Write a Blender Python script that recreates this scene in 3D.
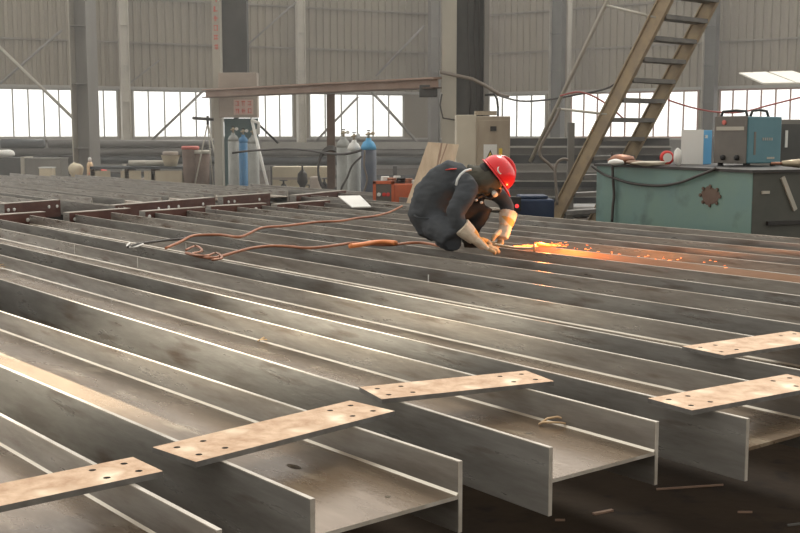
import bpy, bmesh, math, random
from mathutils import Vector, Matrix, Euler, noise
random.seed(7)
PI = math.pi
scene = bpy.context.scene
for o in list(bpy.data.objects): bpy.data.objects.remove(o)
C = scene.collection

# ------------------------------------------------------------------ camera, sky, exposure
F = 1115.0; PITCH = math.atan(131.5 / F); EYE = 1.56
cam_d = bpy.data.cameras.new('camera'); cam = bpy.data.objects.new('camera', cam_d); C.objects.link(cam)
cam_d.sensor_width = 36.0; cam_d.lens = 36.0 * F / 800.0; cam_d.clip_end = 300
cam.location = (0, 0, EYE); cam.rotation_euler = (PI / 2 - PITCH, 0, 0)
scene.camera = cam

world = bpy.data.worlds.new('world'); scene.world = world; world.use_nodes = True
wn = world.node_tree; wn.nodes.clear()
w_out = wn.nodes.new('ShaderNodeOutputWorld'); w_bg = wn.nodes.new('ShaderNodeBackground')
w_tc = wn.nodes.new('ShaderNodeTexCoord'); w_sep = wn.nodes.new('ShaderNodeSeparateXYZ'); w_ramp = wn.nodes.new('ShaderNodeValToRGB')
w_map = wn.nodes.new('ShaderNodeMapRange')
wn.links.new(w_tc.outputs['Generated'], w_sep.inputs[0])
wn.links.new(w_sep.outputs['Y'], w_map.inputs['Value']); w_map.inputs['From Min'].default_value = -1; w_map.inputs['From Max'].default_value = 1
wn.links.new(w_map.outputs[0], w_ramp.inputs[0])
w_ramp.color_ramp.elements[0].position = 0.15; w_ramp.color_ramp.elements[0].color = (0.36, 0.335, 0.30, 1)
w_ramp.color_ramp.elements[1].position = 0.85; w_ramp.color_ramp.elements[1].color = (1.0, 0.965, 0.91, 1)
wn.links.new(w_ramp.outputs[0], w_bg.inputs[0]); w_bg.inputs[1].default_value = 1.7
wn.links.new(w_bg.outputs[0], w_out.inputs[0])

sun_d = bpy.data.lights.new('sun', 'SUN'); sun = bpy.data.objects.new('sun', sun_d); C.objects.link(sun)
sun_d.energy = 1.3; sun_d.angle = math.radians(12); sun_d.color = (1, 0.93, 0.82)
sun.rotation_euler = (math.radians(-38), math.radians(18), 0); sun.location = (0, 0, 20)

# added unseen spot imitating low daylight from the far right across the left beams
shaft_d = bpy.data.lights.new('added_daylight_spot', 'SPOT'); shaft = bpy.data.objects.new('added_daylight_spot', shaft_d); C.objects.link(shaft)
_c = Vector((-2.1, 4.7, .55)); _p = _c + Vector((0.7973, 0.6036, 0)) * 27 + Vector((0, 0, 11.6))
shaft.location = _p; shaft.rotation_euler = (_c - _p).to_track_quat('-Z', 'Y').to_euler()
shaft_d.energy = 620000; shaft_d.color = (1, .93, .80); shaft_d.spot_size = math.radians(6.2); shaft_d.spot_blend = .9; shaft_d.shadow_soft_size = .25

vs = scene.view_settings
vs.view_transform = 'Standard'; vs.look = 'None'; vs.gamma = 1; vs.use_curve_mapping = False; vs.exposure = 0.1
HAZE = 0.0075

# ------------------------------------------------------------------ projection helpers
cp, sp_ = math.cos(PITCH), math.sin(PITCH)
def ray(px, py):
    a = (px - 400) / F; b = (266.5 - py) / F
    return Vector((a, cp + b * sp_, -sp_ + b * cp))
def at(px, py, Y):                       # the point seen at that pixel, Y metres away
    r = ray(px, py); return Vector((0, 0, EYE)) + r * (Y / r.y)
def onz(px, py, z):                      # the point seen at that pixel on a level plane
    r = ray(px, py); return Vector((0, 0, EYE)) + r * ((z - EYE) / r.z)
D = Vector((-0.6036, 0.7973, 0)); N = Vector((0.7973, 0.6036, 0))
ROT = math.atan2(-0.7973, 0.6036)
TOP = 0.62; FL = 0.215; BOT = TOP - FL
def bp(s, n, z=0.0): return D * s + N * n + Vector((0, 0, z))

# ------------------------------------------------------------------ materials
def mat(name, col, rough=0.6, metal=0.0, col2=None, scale=4.0, stretch=(1, 1, 1), bump=0.0, bscale=None, spec=0.5, detail=5, lo=0.35, hi=0.65, emit=None, estr=0, col3=None, s3=30, rvar=0.0, coat=0):
    m = bpy.data.materials.new(name); m.use_nodes = True; nt = m.node_tree; b = nt.nodes['Principled BSDF']
    b.inputs['Base Color'].default_value = (*col, 1); b.inputs['Roughness'].default_value = rough
    b.inputs['Metallic'].default_value = metal; b.inputs['Specular IOR Level'].default_value = spec
    b.inputs['Coat Weight'].default_value = coat
    tc = nt.nodes.new('ShaderNodeTexCoord'); mp = nt.nodes.new('ShaderNodeMapping'); mp.inputs['Scale'].default_value = stretch
    nt.links.new(tc.outputs['Object'], mp.inputs[0])
    if col2:
        nz = nt.nodes.new('ShaderNodeTexNoise'); nz.inputs['Scale'].default_value = scale; nz.inputs['Detail'].default_value = detail; nz.inputs['Roughness'].default_value = .62
        nt.links.new(mp.outputs[0], nz.inputs['Vector'])
        r = nt.nodes.new('ShaderNodeMapRange'); r.inputs['From Min'].default_value = lo; r.inputs['From Max'].default_value = hi
        nt.links.new(nz.outputs[0], r.inputs[0])
        mx = nt.nodes.new('ShaderNodeMix'); mx.data_type = 'RGBA'; mx.inputs['A'].default_value = (*col, 1); mx.inputs['B'].default_value = (*col2, 1)
        nt.links.new(r.outputs[0], mx.inputs['Factor']); last = mx
        if col3:
            n3 = nt.nodes.new('ShaderNodeTexNoise'); n3.inputs['Scale'].default_value = s3; n3.inputs['Detail'].default_value = 6
            nt.links.new(mp.outputs[0], n3.inputs['Vector'])
            r3 = nt.nodes.new('ShaderNodeMapRange'); r3.inputs['From Min'].default_value = .56; r3.inputs['From Max'].default_value = .72
            nt.links.new(n3.outputs[0], r3.inputs[0])
            m3 = nt.nodes.new('ShaderNodeMix'); m3.data_type = 'RGBA'; m3.inputs['B'].default_value = (*col3, 1)
            nt.links.new(last.outputs['Result'], m3.inputs['A']); nt.links.new(r3.outputs[0], m3.inputs['Factor']); last = m3
        nt.links.new(last.outputs['Result'], b.inputs['Base Color'])
        if rvar:
            rr = nt.nodes.new('ShaderNodeMapRange'); rr.inputs['From Min'].default_value = .3; rr.inputs['From Max'].default_value = .7
            rr.inputs['To Min'].default_value = rough - rvar; rr.inputs['To Max'].default_value = rough + rvar
            nt.links.new(nz.outputs[0], rr.inputs[0]); nt.links.new(rr.outputs[0], b.inputs['Roughness'])
    if bump:
        nb = nt.nodes.new('ShaderNodeTexNoise'); nb.inputs['Scale'].default_value = bscale or scale * 4; nb.inputs['Detail'].default_value = 4
        nt.links.new(mp.outputs[0], nb.inputs['Vector'])
        bm_ = nt.nodes.new('ShaderNodeBump'); bm_.inputs['Strength'].default_value = bump; bm_.inputs['Distance'].default_value = .02
        nt.links.new(nb.outputs[0], bm_.inputs['Height']); nt.links.new(bm_.outputs[0], b.inputs['Normal'])
    if emit:
        b.inputs['Emission Color'].default_value = (*emit, 1); b.inputs['Emission Strength'].default_value = estr
    return m

M = {}
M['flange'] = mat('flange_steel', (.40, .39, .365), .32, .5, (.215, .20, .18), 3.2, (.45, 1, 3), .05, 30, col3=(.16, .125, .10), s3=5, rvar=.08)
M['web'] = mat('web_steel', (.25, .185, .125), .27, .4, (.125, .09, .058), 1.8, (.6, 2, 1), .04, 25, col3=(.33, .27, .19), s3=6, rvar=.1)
M['edge'] = mat('bright_cut_edge', (.66, .62, .55), .34, .35, (.36, .32, .26), 5, (.6, 1, 1), 0)
M['weld'] = mat('weld_bead', (.80, .75, .64), .35, .4, (.6, .54, .44), 6, (.3, 1, 1))
M['glowflange'] = mat('painted_glow_steel', (.62, .37, .24), .4, .3, (.74, .50, .36), 2, (.5, 1, 3), .1, 30)  # steel with the orange light of the sparks painted into its colour
M['primer'] = mat('red_oxide_primer', (.085, .035, .028), .55, 0, (.13, .06, .045), 4, (1, 1, 1), .1, 30)
M['plate'] = mat('rusty_tan_plate', (.60, .42, .27), .5, .2, (.38, .23, .13), 14, (1, 1, 1), .12, 60, col3=(.82, .68, .50), s3=7, rvar=.12)
M['plate_side'] = mat('grey_plate_edge', (.22, .215, .20), .45, .4, (.14, .13, .12), 12)
M['curl'] = mat('tan_metal_curl', (.70, .52, .32), .4, .5, (.50, .34, .2), 20)
M['floor'] = mat('dark_workshop_floor', (.026, .017, .010), .8, 0, (.046, .031, .019), 1.2, (1, 1, 1), .2, 12, .15, col3=(.018, .013, .01), s3=7)
M['cladding'] = mat('warm_grey_cladding', (.31, .27, .195), .6, .1, (.26, .23, .175), .3, (1, 1, .3), 0)
M['lowwall'] = mat('grey_low_wall', (.20, .195, .18), .8, 0, (.26, .25, .23), .5)
M['purlin'] = mat('grey_purlin', (.23, .21, .17), .6, .2)
M['grey_paint'] = mat('dusty_grey_paint', (.20, .193, .175), .6, .1, (.25, .24, .215), 1.5, (1, 1, .4))
M['light_paint'] = mat('pale_cream_grey_paint', (.50, .47, .40), .6, .05, (.42, .40, .34), 2, (1, 1, .4))
M['pale'] = mat('pale_column_paint', (.66, .63, .55), .6, 0, (.58, .55, .48), 2)
M['dark_paint'] = mat('dark_grey_paint', (.072, .075, .072), .55, .1, (.10, .10, .094), 2)
M['darkmetal'] = mat('dark_metal', (.035, .035, .034), .5, .4, (.06, .056, .052), 3)
M['frame'] = mat('window_frame_paint', (.42, .41, .38), .5, 0)
M['pinkframe'] = mat('reddish_frame_paint', (.45, .27, .22), .5, 0)
M['rustbeam'] = mat('faded_rusty_beam', (.30, .20, .15), .6, .1, (.38, .28, .22), 2, (1, 1, 1))
M['rustpost'] = mat('rusty_brown_post', (.12, .075, .055), .7, .1, (.17, .12, .09), 4)
M['yellow'] = mat('dusty_yellow_paint', (.40, .31, .19), .6, 0, (.29, .23, .16), 5, (1, 1, 1), .1, 20)
M['tread'] = mat('tread_steel', (.10, .095, .085), .55, .2, (.15, .14, .12), 6)
M['teal'] = mat('faded_teal_paint', (.15, .25, .235), .5, 0, (.17, .27, .22), 1.6, (1, 1, 1), .05, 20, col3=(.11, .17, .155), s3=3)
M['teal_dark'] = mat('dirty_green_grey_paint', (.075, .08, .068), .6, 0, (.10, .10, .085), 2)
M['machine_teal'] = mat('blue_green_machine_paint', (.07, .19, .23), .45, 0, (.09, .22, .26), 3)
M['machine_front'] = mat('grey_machine_panel', (.13, .12, .105), .5, 0, (.16, .145, .125), 4)
M['white'] = mat('white_paint', (.76, .76, .72), .5)
M['cream'] = mat('cream_paint', (.66, .58, .42), .6, 0, (.56, .48, .34), 2)
M['blue'] = mat('bright_blue_paint', (.10, .40, .70), .45)
M['cyl_blue'] = mat('cylinder_blue_paint', (.06, .22, .44), .5, 0, (.09, .26, .46), 3)
M['cyl_grey'] = mat('cylinder_grey_paint', (.36, .37, .35), .5, 0, (.27, .28, .26), 3)
M['cyl_dark'] = mat('cylinder_dark_paint', (.055, .075, .11), .5, 0, (.08, .09, .11), 3)
M['brass'] = mat('brass', (.45, .38, .27), .4, .7)
M['black'] = mat('black_rubber', (.02, .02, .02), .6)
M['cable'] = mat('dark_grey_cable', (.07, .065, .06), .6)
M['redcable'] = mat('red_cable', (.42, .10, .09), .5)
M['hose'] = mat('orange_brown_rubber_hose', (.27, .10, .05), .5, 0, (.44, .18, .09), 3, (1, 1, 1))
M['hose_bright'] = mat('bright_orange_hose', (.80, .27, .09), .5)
M['greyhose'] = mat('dusty_grey_hose', (.20, .17, .14), .6)
M['tan'] = mat('tan_cabinet_paint', (.44, .38, .29), .6, 0, (.33, .27, .20), 2.5, (1, 1, .6))
M['tan_light'] = mat('pale_cabinet_paint', (.62, .57, .46), .6, 0, (.55, .50, .40), 2)
M['ply'] = mat('pale_plywood', (.60, .48, .34), .7, 0, (.48, .36, .25), 2.5, (4, 1, .8), .05)
M['stain'] = mat('brown_stain', (.27, .17, .12), .7, 0, (.35, .23, .16), 8)
M['orange'] = mat('orange_red_paint', (.70, .16, .06), .5, 0, (.52, .12, .05), 4)
M['red'] = mat('red_plastic', (.65, .04, .03), .4)
M['signred'] = mat('faded_sign_red', (.62, .16, .13), .6)
M['signpink'] = mat('faded_pink_sign', (.62, .46, .40), .6)
M['boxpink'] = mat('dusty_beige_box_paint', (.37, .31, .26), .6, 0, (.42, .36, .30), 2)
M['tealboard'] = mat('dark_teal_board', (.07, .13, .14), .6, 0, (.09, .15, .15), 3)
M['copper'] = mat('copper_coil', (.42, .20, .12), .45, .5, (.25, .13, .09), 10)
M['helmet'] = mat('red_helmet_shell', (.74, .012, .018), .28, 0, spec=.6, coat=.3)
M['cloth'] = mat('charcoal_navy_work_cloth', (.040, .046, .054), .85, 0, (.055, .062, .070), 5, (1, 1, 1), .25, 14)
M['trouser'] = mat('black_trouser_cloth', (.022, .024, .027), .9, 0, (.032, .034, .038), 6, (1, 1, 1), .2, 14)
M['hood'] = mat('olive_grey_hood_cloth', (.065, .065, .052), .9, 0, (.085, .083, .066), 9, (1, 1, 1), .3, 18)
M['skin'] = mat('skin', (.48, .27, .19), .55)
M['hairdark'] = mat('black_hair', (.015, .013, .012), .7)
M['glove'] = mat('pale_leather_glove', (.74, .66, .54), .75, 0, (.60, .50, .38), 14, (1, 1, 1), .2, 40)
M['glovey'] = mat('orange_yellow_glove_leather', (.72, .40, .10), .7, 0, (.58, .34, .12), 12, (1, 1, 1), .2, 40)
M['gloved'] = mat('soiled_glove_fingers', (.36, .25, .14), .75, 0, (.55, .42, .24), 18, (1, 1, 1), .2, 40)
M['reflect'] = mat('pale_grey_reflective_tape', (.62, .64, .64), .4)
M['pipe'] = mat('weathered_grey_pipe', (.15, .145, .13), .55, .2, (.10, .095, .088), 1.2, (1, 1, 1))
M['pipe_light'] = mat('pale_grey_pipe', (.38, .37, .33), .55, .1, (.30, .29, .26), 1.2)
M['blued'] = mat('dull_slate_steel', (.06, .07, .075), .5, .3, (.04, .048, .052), 1.5)
M['navy'] = mat('dark_blue_tarp', (.012, .028, .07), .6, 0, (.02, .04, .09), 5, (1, 1, 1), .3, 10)
M['timber'] = mat('grey_timber', (.16, .13, .10), .8, 0, (.22, .18, .14), 4, (1, 6, 1))
M['yellowsign'] = mat('warning_yellow', (.80, .55, .06), .5)
M['chalk'] = mat('white_chalk', (.75, .74, .70), .9)
M['dusty'] = mat('dusty_skylight_sheet', (.74, .72, .64), .5)
M['spark'] = mat('glowing_spark', (1, .35, .08), .5, emit=(1, .17, .03), estr=4.5)
M['flame'] = mat('orange_flame', (.9, .3, .08), .5, emit=(1, .17, .035), estr=1.0)
M['lampred'] = mat('red_indicator', (.9, .03, .03), .3, emit=(1, .05, .05), estr=1.2)
gm = bpy.data.materials.new('window_glass'); gm.use_nodes = True; gt = gm.node_tree; gt.nodes.clear()
g_o = gt.nodes.new('ShaderNodeOutputMaterial'); g_m = gt.nodes.new('ShaderNodeMixShader'); g_t = gt.nodes.new('ShaderNodeBsdfTransparent'); g_g = gt.nodes.new('ShaderNodeBsdfGlossy')
g_t.inputs[0].default_value = (.97, .98, .98, 1); g_g.inputs['Roughness'].default_value = .08; g_m.inputs[0].default_value = .05
gt.links.new(g_t.outputs[0], g_m.inputs[1]); gt.links.new(g_g.outputs[0], g_m.inputs[2]); gt.links.new(g_m.outputs[0], g_o.inputs[0])
M['glass'] = gm

# ------------------------------------------------------------------ geometry helpers
class MB:
    def __init__(s): s.v = []; s.f = []; s.m = []; s.mats = []
    def mi(s, m):
        if m not in s.mats: s.mats.append(m)
        return s.mats.index(m)
    def add(s, vs_, fs, m):
        k = len(s.v); s.v += [Vector(v) for v in vs_]; i = s.mi(m)
        for f in fs: s.f.append([k + a for a in f]); s.m.append(i)
        return s
    def box(s, x0, x1, y0, y1, z0, z1, m, mtx=None):
        v = [Vector((x, y, z)) for z in (z0, z1) for y in (y0, y1) for x in (x0, x1)]
        if mtx: v = [mtx @ a for a in v]
        return s.add(v, [(0, 2, 3, 1), (4, 5, 7, 6), (0, 1, 5, 4), (2, 6, 7, 3), (0, 4, 6, 2), (1, 3, 7, 5)], m)
    def bar(s, a, b, w, h, m, up=Vector((0, 0, 1))):          # rectangular bar between two points
        a = Vector(a); b = Vector(b); d = (b - a); L = d.length; d.normalize()
        y = up.cross(d)
        if y.length < 1e-4: y = Vector((0, 1, 0)).cross(d)
        y.normalize(); z = d.cross(y)
        mt = Matrix((d, y, z)).transposed().to_4x4(); mt.translation = a
        return s.box(0, L, -w / 2, w / 2, -h / 2, h / 2, m, mt)
    def tube(s, pts, r, m, n=8, ry=None, caps=True, ups=None):
        pts = [Vector(p) for p in pts]; k = len(pts)
        rs = r if isinstance(r, (list, tuple)) else [r] * k
        ring = []; nx = None; vs_ = []
        for i, p in enumerate(pts):
            t = (pts[min(i + 1, k - 1)] - pts[max(i - 1, 0)]).normalized()
            if nx is None:
                u = Vector(ups) if ups else (Vector((0, 0, 1)) if abs(t.z) < .9 else Vector((1, 0, 0)))
                nx = u.cross(t).normalized()
            else: nx = (nx - t * nx.dot(t)).normalized()
            ny = t.cross(nx)
            ra = rs[i]; rb = ra
            if isinstance(ra, (list, tuple)): ra, rb = ra
            for j in range(n):
                a = 2 * PI * j / n; vs_.append(p + nx * math.cos(a) * ra + ny * math.sin(a) * rb)
        fs = []
        for i in range(k - 1):
            for j in range(n):
                fs.append((i * n + j, i * n + (j + 1) % n, (i + 1) * n + (j + 1) % n, (i + 1) * n + j))
        if caps: fs.append(tuple(reversed(range(n)))); fs.append(tuple((k - 1) * n + j for j in range(n)))
        return s.add(vs_, fs, m)
    def lathe(s, prof, m, n=20, o=(0, 0, 0), mtx=None):
        o = Vector(o); vs_ = []
        for r, z in prof:
            for j in range(n):
                a = 2 * PI * j / n; q = Vector((r * math.cos(a), r * math.sin(a), z))
                vs_.append((mtx @ q if mtx else q) + o)
        k = len(prof); fs = [(i * n + j, i * n + (j + 1) % n, (i + 1) * n + (j + 1) % n, (i + 1) * n + j) for i in range(k - 1) for j in range(n)]
        fs.append(tuple(reversed(range(n)))); fs.append(tuple((k - 1) * n + j for j in range(n)))
        return s.add(vs_, fs, m)
    def build(s, name, parent=None, smooth=False, bevel=0, kind=None):
        me = bpy.data.meshes.new(name); me.from_pydata([tuple(v) for v in s.v], [], s.f)
        for m in s.mats: me.materials.append(M[m])
        for p, i in zip(me.polygons, s.m): p.material_index = i; p.use_smooth = smooth
        me.update(); o = bpy.data.objects.new(name, me); C.objects.link(o)
        if parent: o.parent = parent
        if bevel:
            b = o.modifiers.new('bevel', 'BEVEL'); b.width = bevel; b.segments = 2; b.limit_method = 'ANGLE'
        if kind: o['kind'] = kind
        return o
def recentre(o):                                              # put a single-mesh thing's origin at its base centre
    vs_ = [v.co.copy() for v in o.data.vertices]
    c = sum(vs_, Vector()) / len(vs_); c.z = min(v.z for v in vs_)
    o.data.transform(Matrix.Translation(-c)); o.location = c; return o
def thing(name, label, cat, loc=(0, 0, 0), rz=0, group=None):
    o = bpy.data.objects.new(name, None); C.objects.link(o); o.empty_display_size = .1
    o.location = loc; o.rotation_euler = (0, 0, rz); o['label'] = label; o['category'] = cat
    if group: o['group'] = group
    return o
def tag(o, label, cat, group=None, kind=None):
    o['label'] = label; o['category'] = cat
    if group: o['group'] = group
    if kind: o['kind'] = kind
    return o
def copy_tree(o, parent=None):
    c = o.copy(); C.objects.link(c); c.parent = parent
    for ch in list(o.children): copy_tree(ch, c)
    return c
def holed(name, outline, holes, t, mname, parent, loc=(0, 0, 0), side=None):   # flat sheet with real holes, lying in XY
    cu = bpy.data.curves.new(name, 'CURVE'); cu.dimensions = '2D'; cu.fill_mode = 'BOTH'; cu.extrude = t / 2
    def sp(pts):
        q = cu.splines.new('POLY'); q.points.add(len(pts) - 1)
        for i, p in enumerate(pts): q.points[i].co = (p[0], p[1], 0, 1)
        q.use_cyclic_u = True
    sp(outline)
    for h in holes: sp(h)
    tmp = bpy.data.objects.new(name, cu); C.objects.link(tmp)
    dg = bpy.context.evaluated_depsgraph_get(); me = bpy.data.meshes.new_from_object(tmp.evaluated_get(dg))
    bpy.data.objects.remove(tmp)
    me.materials.clear(); me.materials.append(M[mname])
    if side:
        me.materials.append(M[side])
        for p in me.polygons:
            if abs(p.normal.z) < .5: p.material_index = 1
    for p in me.polygons: p.use_smooth = False
    o = bpy.data.objects.new(name, me); C.objects.link(o); o.parent = parent; o.location = loc
    return o
def circ(x, y, r, n=14, rx=None): return [(x + (rx or r) * math.cos(2 * PI * i / n), y + r * math.sin(2 * PI * i / n)) for i in range(n)]

# ------------------------------------------------------------------ the setting
b = MB(); b.box(-34, 30, -6, 62, -.2, 0, 'floor'); b.build('floor', kind='structure')
K = Vector((3.6, 54.3, 0)); A = Vector((-26.0, 40.2, 0)); B = Vector((24.0, 38.8, 0))
SILL, HEAD, WTOP = 1.43, 3.47, 12.0
def wallxy(P0, P1, px):                                     # distance along the wall where that pixel column meets it
    k = (px - 400) / F / cp * 1.0
    d = P1 - P0; a = (px - 400) / F
    # x = a*t ; y = t*cos(p) at the horizon row
    ky = 1 / (cp + (131.5 / F) * sp_)
    r = a * ky
    t = (r * P0.y - P0.x) / (d.x - r * d.y)
    return t * d.length
def corr_wall(name, P0, P1, openings):
    d = (P1 - P0); L = d.length; d.normalize(); inn = Vector((d.y, -d.x, 0))
    if inn.y > 0: inn = -inn
    m = MB()
    pitch = .34; dep = .075
    prof = []; x = 0
    while x < L:
        prof += [(x, 0), (x + pitch * .40, 0), (x + pitch * .5, dep), (x + pitch * .9, dep)]; x += pitch
    prof = [(min(a, L), q) for a, q in prof]
    def strip(z0, z1, sel):
        vs_ = []; fs = []
        for a, q in sel:
            p = P0 + d * a + inn * q; vs_ += [p + Vector((0, 0, z0)), p + Vector((0, 0, z1))]
        for i in range(len(sel) - 1): fs.append((2 * i, 2 * i + 2, 2 * i + 3, 2 * i + 1))
        m.add(vs_, fs, 'cladding')
    strip(HEAD, WTOP, prof)
    def slab(x0, x1, z0, z1, y0, y1, mm):
        mt = Matrix((d, inn, Vector((0, 0, 1)))).transposed().to_4x4(); mt.translation = P0
        m.box(x0, x1, y0, y1, z0, z1, mm, mt)
    slab(0, L, 0, SILL - .08, -.12, .02, 'lowwall'); slab(0, L, SILL - .08, SILL, -.15, .14, 'frame')
    slab(0, L, HEAD - .02, HEAD + .1, -.02, .1, 'frame')
    xs = [0] + [v for o_ in openings for v in o_] + [L]
    for i in range(0, len(xs), 2): slab(xs[i], xs[i + 1], SILL, HEAD, -.06, .02, 'cladding')
    for z in (5.35, 7.15, 8.95, 10.7): slab(0, L, z, z + .07, .045, .16, 'purlin')
    o = m.build(name, kind='structure')
    return d, inn
opL = [(wallxy(A, K, a), wallxy(A, K, b_)) for a, b_ in ((-160, -60), (-50, 119), (133, 212), (222, 294), (309, 404))]
dL, iL = corr_wall('wall_left', A, K, opL)
opR = [(wallxy(K, B, a), wallxy(K, B, b_)) for a, b_ in ((488, 546), (570, 698), (718, 850))]
dR, iR = corr_wall('wall_right', K, B, opR)
wi = 0
def window(P0, d, inn, x0, x1, mulls, fm='frame'):
    global wi; wi += 1
    w = bpy.data.objects.new('window_%d' % wi, None); C.objects.link(w); w.location = P0 + d * x0; w.rotation_euler = (0, 0, math.atan2(d.y, d.x)); w['kind'] = 'structure'
    W = x1 - x0; fr = MB(); g = MB(); yy = 1 if (Matrix.Rotation(-math.atan2(d.y, d.x), 3, 'Z') @ inn).y > 0 else -1
    t = .035
    for a in (0, W - .07): fr.box(a, a + .07, -t, t, SILL, HEAD, fm)
    fr.box(0, W, -t, t, SILL, SILL + .07, fm); fr.box(0, W, -t, t, HEAD - .09, HEAD, fm)
    for i in range(1, mulls):
        x = W * i / mulls; fr.box(x - .025, x + .025, -t, t, SILL, HEAD, fm)
    g.box(.03, W - .03, -.005, .005, SILL + .03, HEAD - .03, 'glass')
    fr.build('window_frame', w); g.build('pane', w)
for (a, b_), n in zip(opL, (6, 11, 5, 5, 6)): window(A, dL, iL, a, b_, n)
for (a, b_), n in zip(opR, (4, 9, 9)): window(K, dR, iR, a, b_, n, 'frame' if n == 4 else 'pinkframe')

# ------------------------------------------------------------------ building columns and bracing
def h_column(label, px, Y, w, dpt, z1, rz, m1='grey_paint', m2='light_paint', z0=0.0, name='steel_column'):
    p = at(px, 135, Y); t = thing(name, label, 'column', (p.x, p.y, z0), rz)
    b = MB(); b.box(-w / 2, -w / 2 + .025, -dpt / 2, dpt / 2, .03, z1 - z0, m2); b.build('flange', t)
    b = MB(); b.box(w / 2 - .025, w / 2, -dpt / 2, dpt / 2, .03, z1 - z0, m1); b.build('flange', t)
    b = MB(); b.box(-w / 2 + .025, w / 2 - .025, -.012, .012, .03, z1 - z0, m1)
    for z in (1.2, 2.9, 4.4, 6.0): b.box(-w / 2 + .025, w / 2 - .025, -dpt / 2 + .03, dpt / 2 - .03, z, z + .02, m1)
    b.build('web', t)
    b = MB(); b.box(-w / 2 - .12, w / 2 + .12, -dpt / 2 - .1, dpt / 2 + .1, 0, .03, 'dark_paint'); b.build('base_plate', t)
    return t
h_column('broad grey column at left, its dusty web standing before the windows', 86, 30.0, .50, .58, 9, math.radians(-12))
h_column('slim pale column on the left wall, seen right of the broad grey one', 126.5, 46.3, .36, .3, 11, math.radians(26), 'pale', 'pale')
h_column('slim pale wall column between two windows, behind the long rusty beam', 301.5, 49.7, .36, .3, 11, math.radians(26), 'pale', 'pale')
h_column('dim wall column near the corner, just left of the big centre column', 434, 52.0, .5, .3, 11, math.radians(26), 'grey_paint', 'grey_paint')
h_column('grey wall column on the right wall, left of the stairs', 556, 50.0, .62, .4, 11, math.radians(-37), 'dark_paint', 'light_paint')
h_column('grey wall column behind the upper end of the stairs', 708, 46.4, .55, .4, 11, math.radians(-37), 'dark_paint', 'light_paint')
p = at(568, 135, 46.0); b = MB(); b.tube([(p.x, p.y, 0), (p.x, p.y, 10)], .09, 'light_paint', 10); tag(recentre(b.build('downpipe', smooth=True)), 'thin pale vertical pipe beside the wall column left of the stairs', 'pipe')
# column with the beige box and the red notice
c2 = thing('steel_column', 'pale narrow column with faded red lettering, carrying the beige switch box', 'column', (*at(219, 135, 24.6).xy, 0), 0)
b = MB(); b.box(-.085, .085, -.15, .15, 0, 9, 'light_paint'); b.build('flange', c2)
def glyph(mb, cx, cz, w, h, y, m, k):                          # faded, unreadable painted character
    r = random.Random(k)
    for i in range(5):
        if i % 2: z = cz + (r.random() - .5) * h * .8; mb.box(cx - w * .42, cx + w * .42, y - .004, y, z - h * .05, z + h * .05, m)
        else: x = cx + (r.random() - .5) * w * .7; mb.box(x - w * .05, x + w * .05, y - .005, y, cz - h * .42, cz + h * .42, m)
b = MB()
for i in range(8): glyph(b, 0, 3.45 + i * .2, .11, .14, -.151, 'signred', i)
b.build('lettering', c2)
c2b = thing('steel_column', 'dark grey upper column panel hanging above the beige switch box', 'column', (*at(236, 135, 25.2).xy, 0), 0)
b = MB(); b.box(-.30, .30, -.02, .02, 2.93, 9, 'dark_paint'); b.box(-.30, -.27, -.15, .15, 2.93, 9, 'dark_paint'); b.box(.27, .30, -.15, .15, 2.93, 9, 'dark_paint'); b.build('panel', c2b)
b = MB(); b.box(-.30, .30, -.15, .15, 2.91, 2.93, 'dark_paint'); b.build('bottom_plate', c2b)
b = MB(); b.box(-.05, .05, .03, .13, 0, 2.91, 'dark_paint'); b.build('leg', c2b)
sb = thing('switch_box', 'beige switch box with a red lettered notice, fixed above the gas cylinders', 'switch box', (*at(239, 135, 24.2).xy, 1.93), 0)
b = MB(); b.box(-.40, .42, -.16, .16, 0, .95, 'boxpink'); b.build('housing', sb, bevel=.01)
b = MB(); b.box(-.08, .34, -.168, -.162, .06, .38, 'signpink'); n_ = b.build('notice', sb); n_['label'] = 'pink notice with red characters'
for r_ in range(2):
    for c_ in range(3): b = MB(); glyph(b, .0 + c_ * .13, .14 + r_ * .16, .10, .12, -.170, 'signred', 20 + r_ * 3 + c_); b.build('character', n_)
b = MB(); b.box(-.38, -.34, -.17, -.16, .5, .6, 'light_paint'); b.build('latch', sb)
bd = thing('board', 'dark teal board standing behind the three gas cylinders under the switch box', 'board', (*at(241, 135, 24.5).xy, 0), 0)
b = MB(); b.box(-.36, .38, -.02, .02, .3, 1.92, 'tealboard'); b.build('panel', bd)
b = MB(); b.box(-.34, -.28, -.03, .03, 0, .3, 'dark_paint'); b.build('leg', bd)
b = MB(); b.box(.30, .36, -.03, .03, 0, .3, 'dark_paint'); b.build('leg', bd)
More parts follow.
